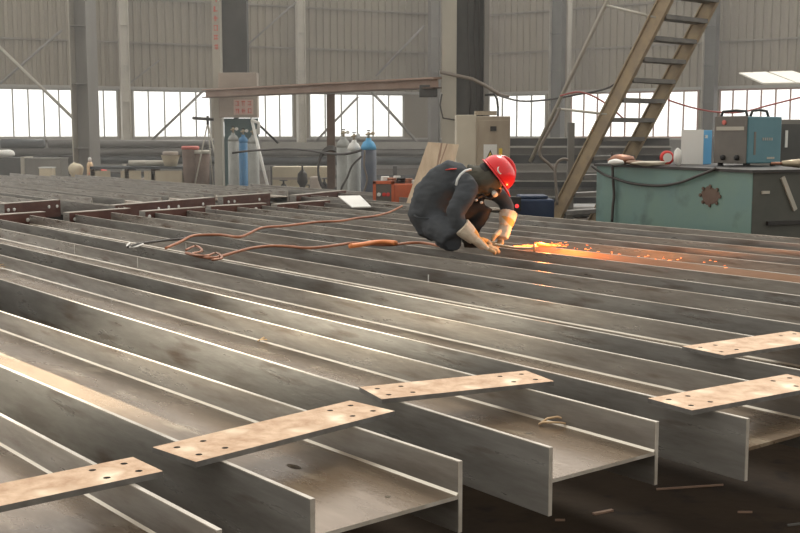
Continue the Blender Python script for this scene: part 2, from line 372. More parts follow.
# big centre column
c3 = thing('steel_column', 'largest column at centre, cream left flange and dark cable-hung web, behind the tan cabinet', 'column', (*at(465, 135, 19.0).xy, 0), 0)
b = MB(); b.box(-.40, -.16, -.20, -.17, .03, 9, 'light_paint'); f_ = b.build('flange', c3); f_['label'] = 'cream painted flange'
b = MB(); b.box(-.16, .36, -.03, 0, .03, 9, 'dark_paint'); b.box(-.18, -.16, -.17, .2, .03, 9, 'dark_paint'); b.build('web', c3)
b = MB(); b.box(.30, .38, -.2, .2, .03, 9, 'grey_paint'); b.build('flange', c3)
b = MB(); b.box(-.5, .5, -.3, .3, 0, .03, 'dark_paint'); b.build('base_plate', c3)
for k, (x0, x1) in enumerate(((0.02, .10), (.12, .20), (.2, .26))):
    b = MB(); b.tube([(x0, -.05, 4.8), (x0 + .01, -.06, 3.6), (x0 + .03, -.08, 2.8), (x1, -.07, 2.2), (x1 - .04, -.06, 1.7)], .013, 'cable', 6)
    tag(recentre_o := b.build('hanging_cable', smooth=True), ['dark cable down the web of the big column, leftmost of three', 'dark cable down the web of the big column, middle of three', 'dark cable down the web of the big column, rightmost of three'][k], 'cable', 'cables down the big column')
    recentre_o.location = c3.location
b = MB(); b.tube([at(440, 72, 18.7), at(472, 79, 18.6), at(484, 85, 18.6), at(500, 95, 18.6), at(509, 97, 18.6)], .03, 'greyhose', 8)
tag(recentre(b.build('overhead_cable', smooth=True)), 'pale bundled cable crossing the big centre column above the tan cabinet', 'cable')
b = MB(); b.tube([at(442, 94, 18.7), at(440, 105, 18.7), at(443, 118, 18.7), at(455, 120, 18.7), at(468, 117, 18.7), at(480, 112, 18.7)], .014, 'cable', 6)
tag(recentre(b.build('looped_cable', smooth=True)), 'thin dark cable looping down beside the cream flange of the big column', 'cable')
b = MB(); b.tube([at(485, 95, 18.2), at(494, 94, 18.2), at(497, 99, 18.2), at(498, 108, 18.2), at(498, 115.5, 17.9)], .02, 'black', 6)
tag(recentre(b.build('feed_cable', smooth=True)), 'black cable dropping onto the top of the tan cabinet', 'cable')
# long rusty jib beam
jb = thing('jib_beam', 'long faded rusty beam spanning from the left narrow column to the big centre column', 'beam', at(320, 88, 21.8))
a0 = at(206, 90, 24.2) - jb.location; a1 = at(438, 78, 18.85) - jb.location
b = MB(); b.bar(a0, a1, .22, .03, 'rustbeam'); b.build('flange', jb)
dn = Vector((0, 0, -.16)); b = MB(); b.bar(a0 + dn, a1 + dn, .22, .02, 'rustpost'); b.build('flange', jb)
b = MB(); b.bar(a0 + dn / 2, a1 + dn / 2, .02, .14, 'rustbeam'); b.build('web', jb)
b = MB(); q = at(430, 84, 19.1) - jb.location; b.box(q.x - .18, q.x + .12, q.y - .12, q.y + .12, q.z - .22, q.z - .02, 'dark_paint'); b.build('trolley', jb, bevel=.01)
p = at(331, 135, 21.4); pz = at(331, 93, 21.4).z
po = thing('post', 'dark rusty post standing under the middle of the long faded beam', 'post', (p.x, p.y, 0))
b = MB(); b.box(-.075, .075, -.075, .075, .02, pz - .02, 'rustpost'); b.build('shaft', po); b = MB(); b.box(-.15, .15, -.15, .15, 0, .02, 'rustpost'); b.build('base_plate', po)
b = MB()
for k in range(4):
    b.tube([at(331 + 13 * math.cos(a), 168 + 22 * math.sin(a) + k * 1.2, 21.2 - k * .02) for a in [i * PI / 9 for i in range(19)]], .02, 'cable', 6)
tag(recentre(b.build('cable_coil', smooth=True)), 'coil of dark cable hung on the rusty post', 'cable')
# bracing rods
def brace(label, p0, p1, Y0, Y1, r=.05, m='grey_paint'):
    b = MB(); b.tube([at(*p0, Y0), at(*p1, Y1)], r, m, 8); tag(recentre(b.build('brace_rod', smooth=True)), label, 'brace')
brace('diagonal brace rod crossing the far left window, left leg of the cross', (-40, 118), (62, 30), 43, 44)
brace('pale diagonal brace rod falling to the broad left column', (-20, 28), (72, 117), 43.5, 42, .06, 'light_paint')
brace('diagonal brace rod rising across the window left of the beige box', (152, 140), (204, 90), 45, 46)
brace('thin diagonal brace high up between the narrow column and the slim wall column', (244, 48), (296, 2), 47, 48, .04)
brace('short diagonal rod falling from the beige box over the window', (254, 120), (278, 143), 23.9, 24.2, .025, 'darkmetal')
brace('diagonal brace rod rising from the pipes to the rusty beam', (314, 143), (358, 97), 47, 48)
brace('long thin diagonal brace at top, ending above the rusty beam near the centre', (376, 76), (424, 26), 48.5, 49)
brace('diagonal brace rod falling rightwards over the window left of the centre column', (372, 92), (420, 145), 48, 47.5, .06)
brace('thin dark diagonal rod on the left wall above the window', (118, 92), (160, 60), 46.5, 46.8, .03)

# ------------------------------------------------------------------ H-beams
def make_beam(label, n0, s0, s1, dyaw=0.0, spark_glow=False, w=.51, group=None, lo=0.0, top=TOP):
    L = s1 - s0
    t = thing('steel_beam', label, 'steel beam', bp(s0, n0, top - FL), ROT - dyaw, group)
    for k, y in enumerate((0, w - .014)):
        b = MB(); m = 'glowflange' if (spark_glow and k == 0) else 'flange'
        if m == 'glowflange':
            b.box(-L, -4.7, y, y + .014, 0, FL - .003, 'flange'); b.box(-4.7, 0, y, y + .014, 0, FL - .003, m)  # spark glow coloured only on the stretch right of the worker
        else: b.box(-L, 0, y, y + .014, 0, FL - .003, m)
        b.box(-L, 0, y, y + .014, FL - .003, FL, 'edge')                # bright ground top edge
        b.box(0, .003, y, y + .014, 0, FL, 'edge'); b.box(-L - .003, -L, y, y + .014, 0, FL, 'edge')
        b.build('flange', t)
    return t, L, w
def web(t, L, w, holes=()):
    if holes:
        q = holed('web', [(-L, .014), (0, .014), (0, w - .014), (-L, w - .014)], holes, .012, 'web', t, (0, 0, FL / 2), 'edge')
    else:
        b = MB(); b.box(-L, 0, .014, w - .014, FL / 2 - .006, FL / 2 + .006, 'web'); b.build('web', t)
    z = FL / 2 + .006
    for y, sg in ((.014, 1), (w - .014, -1)):
        b = MB(); e = .007
        b.add([(-L, y, z), (0, y, z), (-L, y + sg * e, z), (0, y + sg * e, z), (-L, y, z + e), (0, y, z + e)], [(0, 1, 3, 2), (2, 3, 5, 4), (0, 4, 5, 1), (0, 2, 4), (1, 5, 3)], 'weld'); b.build('weld_seam', t)
def chalk(t, x, y, z0=.12, z1=.2):
    b = MB(); b.box(x - .006, x + .006, y - .002, y, z0, z1, 'chalk'); b.build('chalk_mark', t)
near = [
 ('nearest steel H-beam at the lower left corner, under the left punched plate', .71, 2.30, 13.0, -.043),
 ('second steel H-beam from the front, slotted web, its end below the second punched plate', 1.508, 2.38, 13.0, -.049),
 ('third steel H-beam from the front, its cut end sticking out at the bottom centre with a tan curl on it', 2.345, 2.35, 13.1, -.012),
 ('fourth steel H-beam from the front, its end jutting out below the right-hand punched plate', 3.115, 2.20, 13.1, -.006),
 ('fifth steel H-beam from the front, passing under the upper right punched plate', 3.945, 2.22, 13.1, 0),
 ('sixth steel H-beam from the front, just in front of the kneeling worker', 4.91, 2.25, 13.0, 0),
 ('seventh steel H-beam from the front, the one the worker kneels on', 5.80, 2.30, 12.8, 0),
 ('eighth steel H-beam from the front, with orange spark glow painted on its flange right of the gloves', 6.65, 2.30, 13.0, 0),
 ('ninth steel H-beam from the front, second row from the teal bench', 7.55, 2.30, 13.1, 0),
 ('tenth steel H-beam from the front, the last row before the teal bench', 8.58, 2.30, 13.2, 0),
]
beams = []
for i, (lab, n0, s0, s1, dy) in enumerate(near):
    t, L, w = make_beam(lab, n0, s0, s1, dy, spark_glow=(i == 7), w=.54 if i == 1 else .51)
    holes = []
    if i == 1:
        holes = [circ(-.54, .32, .016, 12, .036), circ(-.80, .22, .014, 10), circ(-.12, .36, .010, 8)]
    if i == 2: holes = [circ(-.42, .33, .012, 10)]
    web(t, L, w, holes); beams.append(t)
chalk(beams[3], -5.9, w - .014, .13, .21); chalk(beams[4], -6.8, w - .014, .13, .2); chalk(beams[5], -3.9, 0, .1, .17); chalk(beams[3], -7.2, w - .014, .13, .21)
for i, n0 in enumerate((4.1, 4.95, 5.85, 6.7, 7.55, 8.45, 9.35)):
    lab = ['first', 'second', 'third', 'fourth', 'fifth', 'sixth', 'last'][i]
    t, L, w = make_beam('long grey H-beam of the far left stack, %s row counted from the front' % lab, n0, (15.9, 16.2, 16.2, 15.6, 15.9, 16.1, 16.3)[i], 28.0 if i < 6 else 26, 0, w=.6); web(t, L, w)
t, L, w = make_beam('grey H-beam behind the red primed pieces, ending near the white sheet', 10.25, 11.6, 19, 0); web(t, L, w)
t, L, w = make_beam('narrow grey beam running between the front and rear red primed channels', 5.88, 13.9, 16.0, 0, w=.10); web(t, L, w)
t, L, w = make_beam('grey beam beyond the tenth row, ending behind the back of the worker', 9.16, 11.0, 15.0, 0, w=.28); web(t, L, w)

# timber-and-steel supports under the beams
for i, s in enumerate((4.8, 8.6, 12.2)):
    t = thing('support_beam', ['dark cross support under the beams, nearest of three', 'dark cross support under the beams, middle of three', 'dark cross support under the beams, farthest of three'][i], 'support', bp(s, .3, 0), math.atan2(N.y, N.x), 'supports under the near beams')
    b = MB(); b.box(0, 8.9, -.10, .10, .37, .40, 'darkmetal'); b.box(0, 8.9, -.10, .10, 0, .03, 'darkmetal'); b.box(0, 8.9, -.01, .01, .03, .37, 'darkmetal'); b.build('support', t)
for i, s in enumerate((16.6, 21.5, 25.5)):
    t = thing('support_beam', ['dark cross support under the far stack, nearest of three', 'dark cross support under the far stack, middle of three', 'dark cross support under the far stack, farthest of three'][i], 'support', bp(s, 3.9, 0), math.atan2(N.y, N.x), 'supports under the far beams')
    b = MB(); b.box(0, 7.2, -.10, .10, .37, .40, 'darkmetal'); b.box(0, 7.2, -.10, .10, 0, .03, 'darkmetal'); b.box(0, 7.2, -.01, .01, .03, .37, 'darkmetal'); b.build('support', t)

# dark red primed splice channels with bolt holes
def splice(label, pa, pb, holes, h=.2, rise=0.03):
    a = onz(*pa, TOP + rise); c = onz(*pb, TOP + rise); L = (c - a).length
    t = thing('splice_channel', label, 'steel channel', (a.x, a.y, TOP + rise - h), math.atan2(c.y - a.y, c.x - a.x), 'red primed channels across the beam ends')
    hl = [circ(x * L if x < 1 else x, h * z, .021, 10) for x, z in holes]
    o = holed('web', [(0, 0), (L, 0), (L, h - .008), (0, h - .008)], hl, .01, 'primer', t); o.rotation_euler = (PI / 2, 0, 0)
    for x, z in holes:
        b = MB(); b.lathe([(.024, .004), (.024, .010), (.014, .014), (.001, .014)], 'white', 8, (x * L, -.004, h * z), Matrix.Rotation(PI / 2, 3, 'X')); b.build('bolt', t)  # pale discs added in the holes to imitate light showing through
    b = MB(); b.box(-.005, L + .005, -.005, .10, h - .008, h, 'edge'); b.build('flange', t)['label'] = 'bright top flange'  # top flange brighter than the primed web
    b = MB(); b.box(0, L, -.005, .10, 0, .008, 'primer'); b.build('flange', t)
    b = MB(); b.box(-.006, 0, -.005, .10, .008, h - .008, 'flange'); b.build('end_plate', t)
splice('red primed channel with four bolt holes, farthest left behind the front row', (4, 203.5), (60, 199.5), [(.06, .62), (.16, .62), (.78, .62), (.93, .62)], .24)
splice('long red primed channel with six bolt holes, left of the narrow column foot', (115, 205), (215, 197), [(.03, .55), (.10, .6), (.4, .55), (.5, .6), (.6, .58), (.86, .6)], .22)
splice('red primed channel right of the long one, in front of the left gas cylinders', (223, 196.3), (270, 192.8), [(.1, .55), (.22, .55), (.75, .55)], .2)
splice('red primed channel nearest the white sheet', (296, 195), (346, 190), [(.2, .5), (.6, .5)], .18)
splice('front row red primed channel cut by the left picture edge', (-22, 216), (45, 211.5), [(.3, .5), (.72, .5)], .17)
splice('front row red primed channel, second from the left', (69, 212.5), (130, 208), [(.08, .5), (.86, .5)], .17)
splice('front row red primed channel, third from the left', (145, 211), (205, 206.8), [(.06, .5), (.8, .5)], .14)
splice('front row red primed channel, fourth from the left', (211, 206), (266, 203), [(.1, .5), (.8, .5)], .14)
splice('front row red primed channel, rightmost one before the white sheet', (277, 204), (330, 200), [(.1, .5), (.9, .5)], .14)

# ------------------------------------------------------------------ punched connecting plates on the beams
def punched(label, pts, ncols, t=.017):
    z = TOP + t; P4 = [onz(*q, z) for q in pts]        # far-left, near-left, near-right, far-right
    L = ((P4[2] - P4[1]).length + (P4[3] - P4[0]).length) / 2; W = ((P4[0] - P4[1]).length + (P4[3] - P4[2]).length) / 2
    x = ((P4[2] + P4[3]) - (P4[0] + P4[1])).normalized(); c = (P4[0] + P4[1] + P4[2] + P4[3]) / 4
    e = thing('punched_plate', label, 'steel plate', (c.x, c.y, TOP), math.atan2(x.y, x.x), 'punched plates laid across the beams')
    hs = []
    for sx in (-1, 1):
        for k in range(2):
            for sy in (-1, 1): hs.append(circ(sx * (L / 2 - .05 - k * .095), sy * W * .25, .0105, 12))
    o = holed('plate', [(-L / 2, -W / 2), (L / 2, -W / 2), (L / 2, W / 2), (-L / 2, W / 2)], hs, t, 'plate', e, (0, 0, t / 2), 'plate_side')
    return e
punched('tan punched steel plate at the left picture edge', [(-120, 508), (-95, 526), (165, 471), (131, 457)], 2)
punched('tan punched steel plate second from the left, on the slotted beam', [(160, 446), (188, 463), (392, 412), (353, 399.5)], 2)
punched('tan punched steel plate in the middle, right of and above the slotted beam', [(355, 387.5), (386, 398.5), (559, 380.5), (521, 371)], 2)
punched('tan punched steel plate at the right edge, lower of the two there', [(646, 399), (694, 409.5), (838, 383), (782, 375)], 2)
punched('tan punched steel plate at the right edge, upper of the two there', [(682, 347), (724, 354.5), (840, 338), (785, 331.5)], 2)

# tan curls of cut metal
def curl(label, px, py, z, size, kind):
    p = onz(px, py, z); t = MB(); k = size
    pts = [p + Vector((-k, 0, 0)), p + Vector((-.5 * k, .1 * k, .32 * k)), p + Vector((.1 * k, .1 * k, .42 * k)), p + Vector((.7 * k, 0, .25 * k)), p + Vector((k, -.1 * k, 0)), p + Vector((.2 * k, -.3 * k, .01)), p + Vector((-.8 * k, -.2 * k, .01)), p + Vector((-1.02 * k, -.05 * k, 0))]
    t.tube(pts, .0045 if kind else .008, 'curl', 6, caps=True)
    tag(recentre(t.build('metal_curl', smooth=True)), label, 'metal scrap', 'tan metal curls')
wz = BOT + FL / 2 + .012
curl('tan metal curl on the web of the third beam, near its end', 556, 424, wz, .06, 1)
curl('small tan metal curl on the third beam, further up its length', 268, 341, wz, .05, 1)
curl('tiny bright metal curl at the very end of the second beam', 448, 484, wz, .026, 1)
curl('tan metal curl against the left picture edge', 6, 268, wz, .08, 1)

# ------------------------------------------------------------------ hoses lying on the beams
def hose(label, pts, r, m, lift=.0, name='rubber_hose'):
    P = []
    q = [onz(x, y, TOP + r + lift) for x, y in pts]
    for i in range(len(q) - 1):
        for k in range(4):
            u = k / 4; p0 = q[max(i - 1, 0)]; p1 = q[i]; p2 = q[i + 1]; p3 = q[min(i + 2, len(q) - 1)]
            P.append(.5 * ((2 * p1) + (p2 - p0) * u + (2 * p0 - 5 * p1 + 4 * p2 - p3) * u * u + (3 * p1 - p0 - 3 * p2 + p3) * u ** 3))
    P.append(q[-1]); b = MB(); b.tube(P, r, m, 8); return tag(recentre(b.build(name, smooth=True)), label, 'hose')
hose('orange brown hose wandering over the beams, the upper of the two', [(166, 248), (180, 242), (192, 236), (205, 235), (222, 235), (238, 237), (248, 234), (258, 229), (268, 227), (284, 226), (300, 224), (318, 222), (340, 221), (358, 218), (375, 216), (390, 212), (402, 206)], .013, 'hose')
hose('orange brown hose, the lower of the two, running to the worker', [(186, 253), (198, 256), (212, 258), (222, 256), (236, 252), (252, 248), (270, 246), (290, 246.5), (306, 248), (322, 247), (338, 245), (352, 243), (366, 244), (390, 245), (408, 243), (424, 243), (440, 246)], .012, 'hose')
hose('bright orange section of hose lying just behind the worker', [(350, 246), (362, 244.5), (374, 242.5), (386, 242), (396, 243)], .02, 'hose_bright', .022)
hose('dark thin hose beside the orange hoses', [(128, 247), (138, 244), (152, 242), (168, 240), (180, 239), (190, 237)], .011, 'cable', .0)
hose('pale loop of thin wire lying left of the hoses', [(130, 243), (127, 246), (133, 247.5), (143, 244)], .008, 'chalk', .0)
hose('rusty wire tangle on the beams beneath the hoses', [(186, 250), (196, 246), (202, 251), (192, 254), (206, 256), (216, 253), (222, 258), (212, 260)], .010, 'copper', .012)

# ------------------------------------------------------------------ the worker
def remeshed(name, mb, vox, parent, smooth_it=6, noise_amp=0, nscale=6, mats=None, picker=None):
    o = mb.build(name); md = o.modifiers.new('r', 'REMESH'); md.mode = 'VOXEL'; md.voxel_size = vox
    ms = o.modifiers.new('s', 'SMOOTH'); ms.iterations = smooth_it; ms.factor = .5
    dg = bpy.context.evaluated_depsgraph_get(); me = bpy.data.meshes.new_from_object(o.evaluated_get(dg))
    bpy.data.objects.remove(o)
    me.materials.clear()
    for m in mats: me.materials.append(M[m])
    if noise_amp:
        nrm = [v.normal.copy() for v in me.vertices]
        for v, n_ in zip(me.vertices, nrm):
            a = noise.noise(v.co * nscale) + .6 * noise.noise(Vector((v.co.x * nscale * 1.5, v.co.y * nscale * 1.5, v.co.z * nscale * 4)))
            v.co += n_ * a * noise_amp
    for p in me.polygons:
        p.use_smooth = True; p.material_index = picker(p.center) if picker else 0
    o = bpy.data.objects.new(name, me); C.objects.link(o); o.parent = parent; return o
wo = onz(462, 249.5, TOP); wk = thing('person', 'person in dark work clothes and red hard hat crouching on the beams, gloved hands down', 'person', wo)
b = MB()
# torso: hips, bent back, shoulders, neck (radii: across, along the body's depth)
b.tube([(-.15, 0, .15), (-.21, 0, .22), (-.265, 0, .32), (-.235, 0, .42), (-.16, 0, .49), (-.06, 0, .535), (.03, 0, .555), (.10, 0, .57)],
       [(.13, .10), (.185, .145), (.19, .155), (.185, .15), (.20, .14), (.215, .125), (.16, .10), (.08, .08)], 'cloth', 20, ups=(0, 1, 0))
b.tube([(.06, 0, .56), (.13, 0, .58), (.19, 0, .60)], [.085, .072, .07], 'cloth', 14)
b.tube([(.15, 0, .58), (.19, 0, .585), (.225, 0, .59), (.27, 0, .62), (.32, 0, .65)], [.05, .085, .098, .094, .05], 'cloth', 16)  # head, crown forward
# near arm
b.tube([(-.0, -.11, .55), (.03, -.18, .52), (-.01, -.25, .43), (-.075, -.30, .33), (-.06, -.31, .26), (.0, -.31, .20), (.05, -.30, .15)], [.095, .095, .09, .08, .07, .06, .045], 'cloth', 14)
# far arm
b.tube([(.0, .12, .54), (.06, .18, .53), (.20, .21, .49), (.35, .20, .42), (.385, .16, .33), (.385, .12, .28), (.375, .09, .23)], [.085, .085, .075, .068, .06, .05, .042], 'cloth', 14)
# near leg: thigh down to a knee on the beam, shank folded back
b.tube([(-.22, -.08, .22), (-.18, -.17, .19), (-.13, -.26, .15), (-.09, -.32, .105)], [.125, .12, .105, .085], 'trouser', 16)
b.tube([(-.09, -.32, .095), (-.12, -.22, .085), (-.15, -.10, .08), (-.17, .0, .075)], [.08, .075, .065, .05], 'trouser', 14)
# far leg: knee raised in front, foot flat
b.tube([(-.20, .08, .22), (-.06, .12, .29), (.08, .12, .34), (.19, .11, .36)], [.125, .11, .095, .075], 'trouser', 16)
b.tube([(.19, .11, .355), (.15, .11, .26), (.10, .11, .16), (.06, .11, .06)], [.075, .07, .058, .045], 'trouser', 14)
def pick(c):
    if c.z < .30 and (c.x > -.04 or c.y > .06) and c.y > -.2 and c.x < .28: return 1
    if c.x > -.02 and c.z < .42 and -.03 < c.y < .19 and c.x < .27: return 1
    return 0
body = remeshed('body', b, .014, wk, 4, .010, 10, ['cloth', 'trouser'], pick)
# face under the hood, looking down
hd = Vector((.78, 0, .62)); fc = Vector((.62, 0, -.78)); sd = Vector((0, 1, 0)); hc = Vector((.245, 0, .60))
def H(u, f, s): return hc + hd * u + fc * f + sd * s        # up the head, out of the face, sideways
b = MB(); b.tube([H(-.12, .03, 0), H(-.09, .05, 0), H(-.04, .055, 0), (H(.02, .05, 0)), H(.08, .03, 0)], [.035, .055, .066, .07, .055], 'skin', 16)
b.tube([H(.0, .115, 0), H(-.03, .135, 0), H(-.045, .12, 0)], [.010, .016, .010], 'skin', 8)
for s in (-1, 1): b.tube([H(-.05, .0, s * .075), H(-.02, 0, s * .085), H(.015, 0, s * .078)], [.008, .016, .010], 'skin', 8)
fo = remeshed('face', b, .007, body, 3, 0, 1, ['skin']); fo['label'] = 'face looking down'
for s in (-1, 1):
    b = MB(); b.lathe([(.0, -.011), (.008, -.008), (.011, 0), (.008, .008), (0, .011)], 'hairdark', 10, H(.01, .112, s * .032)); b.build('eye', fo, smooth=True)
b = MB(); b.tube([H(-.12, -.035, 0), H(-.07, -.04, 0), H(-.01, -.045, 0), H(.03, -.04, 0)], [.07, .09, .098, .09], 'hairdark', 16); b.build('hair', body, smooth=True)
# hood cloth around neck and cheeks
b = MB()
b.tube([(.035, 0, .575), (.09, 0, .575), (.14, 0, .575), H(-.07, -.005, 0), H(-.02, .0, 0), H(.015, .0, 0)], [(.13, .105), (.12, .115), (.115, .12), .118, .118, .112], 'hood', 20, ups=(0, 1, 0))
b.tube([(.05, 0, .52), (.12, 0, .47), (.17, 0, .455)], [.08, .07, .03], 'hood', 14)
hoodo = remeshed('hood', b, .011, wk, 3, .006, 14, ['hood']); hoodo['label'] = 'olive grey protective hood'
# respirator mask at the front of the face
b = MB(); b.tube([H(-.06, .09, 0), H(-.065, .125, 0), H(-.07, .15, 0)], [.06, .05, .03], 'black', 14)
for s in (-1, 1): b.tube([H(-.07, .10, s * .05), H(-.075, .125, s * .085)], [.022, .024], 'white', 14)
mk = b.build('face_mask', wk, smooth=True); mk['label'] = 'black mask with pale filters'
b = MB(); b.tube([H(-.075, .12, -.07), H(-.13, .13, -.06), H(-.16, .06, -.04), (.10, -.10, .42), (.05, -.15, .405)], .010, 'black', 8); b.build('mask_hose', wk, smooth=True)
b = MB()
for k in range(3): b.lathe([(0, -.012), (.013, -.006), (.013, .006), (0, .012)], 'white', 8, (.06 + k * .045, -.145 + k * .02, .395 + (k % 2) * .02))
b.build('mask_strap_clips', wk, smooth=True)
# helmet
hm = Matrix((fc, sd, hd)).transposed().to_4x4(); hm.translation = H(.035, .005, 0)
he = bpy.data.objects.new('hard_hat', None)
b = MB(); prof = [(.143, 0), (.146, .012), (.142, .05), (.130, .085), (.105, .118), (.07, .138), (.03, .147), (.001, .149)]
n = 28; vs_ = []
for r, z in prof:
    for j in range(n):
        a = 2 * PI * j / n; vs_.append(hm @ Vector((r * 1.08 * math.cos(a), r * .92 * math.sin(a), z)))
fs = [(i * n + j, i * n + (j + 1) % n, (i + 1) * n + (j + 1) % n, (i + 1) * n + j) for i in range(len(prof) - 1) for j in range(n)] + [tuple(reversed(range(n)))]
b.add(vs_, fs, 'helmet'); he = b.build('hard_hat', wk, smooth=True); he['label'] = 'glossy red hard hat'
b = MB(); vs_ = []
for j in range(n):
    a = 2 * PI * j / n; ext = .012 + .045 * max(0, math.cos(a)) ** 2
    for rr, z in ((.140, .004), (.146 + ext, -.006 - ext * .25), (.146 + ext, -.010 - ext * .25), (.138, -.004)):
        vs_.append(hm @ Vector((rr * 1.08 * math.cos(a), rr * .94 * math.sin(a), z)))
fs = [(j * 4 + k, ((j + 1) % n) * 4 + k, ((j + 1) % n) * 4 + (k + 1) % 4, j * 4 + (k + 1) % 4) for j in range(n) for k in range(4)]
b.add(vs_, fs, 'helmet'); b.build('brim', he, smooth=True)
b = MB(); b.tube([hm @ Vector((.13 * math.cos(a), 0, .012 + .148 * math.sin(a))) for a in [i * PI / 12 for i in range(1, 12)]], [(.016, .006)] * 11, 'helmet', 8, ups=(0, 1, 0)); b.build('ridge', he, smooth=True)
b = MB(); b.tube([hm @ Vector((.035 * math.cos(a) - .01, -.122 - .012 * math.sin(a) * -1 - (.0), .045 + .022 * math.sin(a))) for a in [i * 2 * PI / 14 for i in range(13)]], .0055, 'white', 6); b.build('helmet_logo', he, smooth=True)['label'] = 'white oval mark on the hard hat'
# gloves with five fingers
def glove(name, wrist, cuff, palm, tips, thumb, lab):
    b = MB(); wrist = Vector(wrist); cuff = Vector(cuff); palm = Vector(palm)
    b.tube([cuff, cuff.lerp(wrist, .5), wrist], [.078, .070, .054], 'glove', 16)
    b.tube([wrist, wrist.lerp(palm, .5), palm], [(.052, .042), (.062, .038), (.058, .032)], 'glove', 14)
    ax = (palm - wrist).normalized()
    for base, mid, tip, r in tips:
        b.tube([palm.lerp(Vector(base), .35), base, mid, tip], [r, r, r * .95, r * .75], 'glove', 10)
    b.tube(thumb, [.024, .022, .020, .015], 'glove', 10)
    def pk(c):
        u = (c - palm).dot(ax)
        if u > .012: return 2
        side = (c - wrist).dot(Vector((.6, 0, .6)))
        return 1 if (u > -.17 and side > .028) else 0
    g = remeshed(name, b, .0065, wk, 2, .002, 25, ['glove', 'glovey', 'gloved'], pk); g['label'] = lab
def scaled(c, pts, k): return [tuple(Vector(c) + (Vector(p[:3]) - Vector(c)) * k) for p in pts]
def big_glove(wrist, cuff, palm, tips, thumb, lab, k):
    c = wrist
    cuff, palm = scaled(c, [cuff, palm], k); th = scaled(c, thumb, k)
    tp_ = [(*scaled(c, t[:3], k), t[3] * k) for t in tips]
    for a in (th,): 
        for q_ in a: assert len(q_) == 3
    glove('glove', wrist, cuff, palm, tp_, th, lab)
big_glove((.085, -.29, .115), (.0, -.31, .195), (.145, -.265, .062),
      [((.175, -.300, .05), (.205, -.295, .035), (.212, -.27, .018), .0125), ((.185, -.277, .055), (.222, -.267, .042), (.236, -.241, .02), .0135), ((.188, -.253, .06), (.226, -.241, .048), (.244, -.213, .024), .0135), ((.182, -.230, .062), (.216, -.215, .052), (.234, -.191, .03), .0125)],
      [(.10, -.26, .095), (.135, -.23, .105), (.168, -.21, .092), (.195, -.203, .068)], 'pale and orange leather gauntlet glove, near hand', 1.3)
big_glove((.365, .055, .185), (.385, .10, .27), (.335, .01, .115),
      [((.315, .035, .085), (.288, .02, .058), (.262, -.005, .04), .0125), ((.318, .008, .083), (.286, -.01, .055), (.256, -.032, .04), .0135), ((.325, -.018, .085), (.292, -.038, .058), (.264, -.055, .043), .0135), ((.336, -.038, .091), (.306, -.06, .068), (.282, -.074, .052), .012)],
      [(.345, .04, .165), (.315, .01, .155), (.288, -.02, .13), (.27, -.04, .10)], 'pale and orange leather gauntlet glove, far hand', 1.3)
# boots
def boot(label, heel, toe):
    heel = Vector(heel); toe = Vector(toe); d = (toe - heel); L = d.length
    b = MB(); b.tube([heel + Vector((0, 0, .045)), heel.lerp(toe, .3) + Vector((0, 0, .045)), heel.lerp(toe, .7) + Vector((0, 0, .036)), toe + Vector((0, 0, .03))], [(.042, .042), (.046, .045), (.05, .036), (.034, .026)], 'black', 14, ups=(0, 0, 1))
    b.tube([heel + d * .12 + Vector((0, 0, .05)), heel + d * .12 + Vector((0, 0, .13))], [.046, .05], 'black', 12)
    g = remeshed('boot', b, .009, wk, 3, 0, 1, ['black'])
boot('', (.02, .11, .0), (.25, .10, .0)); boot('', (-.33, -.09, .0), (-.12, -.20, .0)) if False else boot('', (-.17, .02, .02), (-.17, .20, .0))
# jacket details
b = MB(); b.tube([(.06, -.14, .665), (.01, -.19, .655), (-.03, -.225, .625), (-.055, -.24, .585), (-.065, -.25, .54)], [.010] * 5, 'reflect', 8); st = b.build('reflective_stripe', wk, smooth=True); st['label'] = 'pale stripe on the shoulder'
b = MB(); b.tube([(-.15, -.06, .655), (-.10, -.10, .665), (-.06, -.12, .668)], [(.02, .006)] * 3, 'red', 8); b.build('shoulder_patch', wk, smooth=True)['label'] = 'red patch on the back'
b = MB(); b.tube([(-.40, -.10, .29), (-.36, -.165, .275), (-.25, -.185, .266), (-.15, -.18, .262)], [(.004, .008)] * 4, 'cloth', 6); b.build('jacket_hem', wk, smooth=True)
# cutting torch held in the gloves, and the burning jet
tr = thing('cutting_torch', 'slim metal cutting torch held between the two gloves', 'torch', wo + Vector((.24, -.16, .03)))
b = MB(); b.tube([(-.12, .02, .03), (.0, 0, .03), (.18, .0, .0), (.33, .01, -.005), (.345, .01, -.012)], [.014, .013, .009, .008, .008], 'brass', 8); b.build('tube', tr, smooth=True)
b = MB(); b.tube([(.34, .01, -.03), (.34, .01, .03)], [.008, .014], 'curl', 10); b.build('nozzle', tr, smooth=True)
b = MB(); b.box(-.06, .02, -.014, .014, .04, .05, 'brass'); b.build('lever', tr, bevel=.003)
b = MB(); fa = Vector((.345, .04, .03)); fb = onz(556, 247, TOP + .03) - tr.location
b.tube([fa, fa.lerp(fb, .3), fa.lerp(fb, .65), fb], [.012, .020, .014, .003], 'flame', 10); b.build('flame', tr, smooth=True)
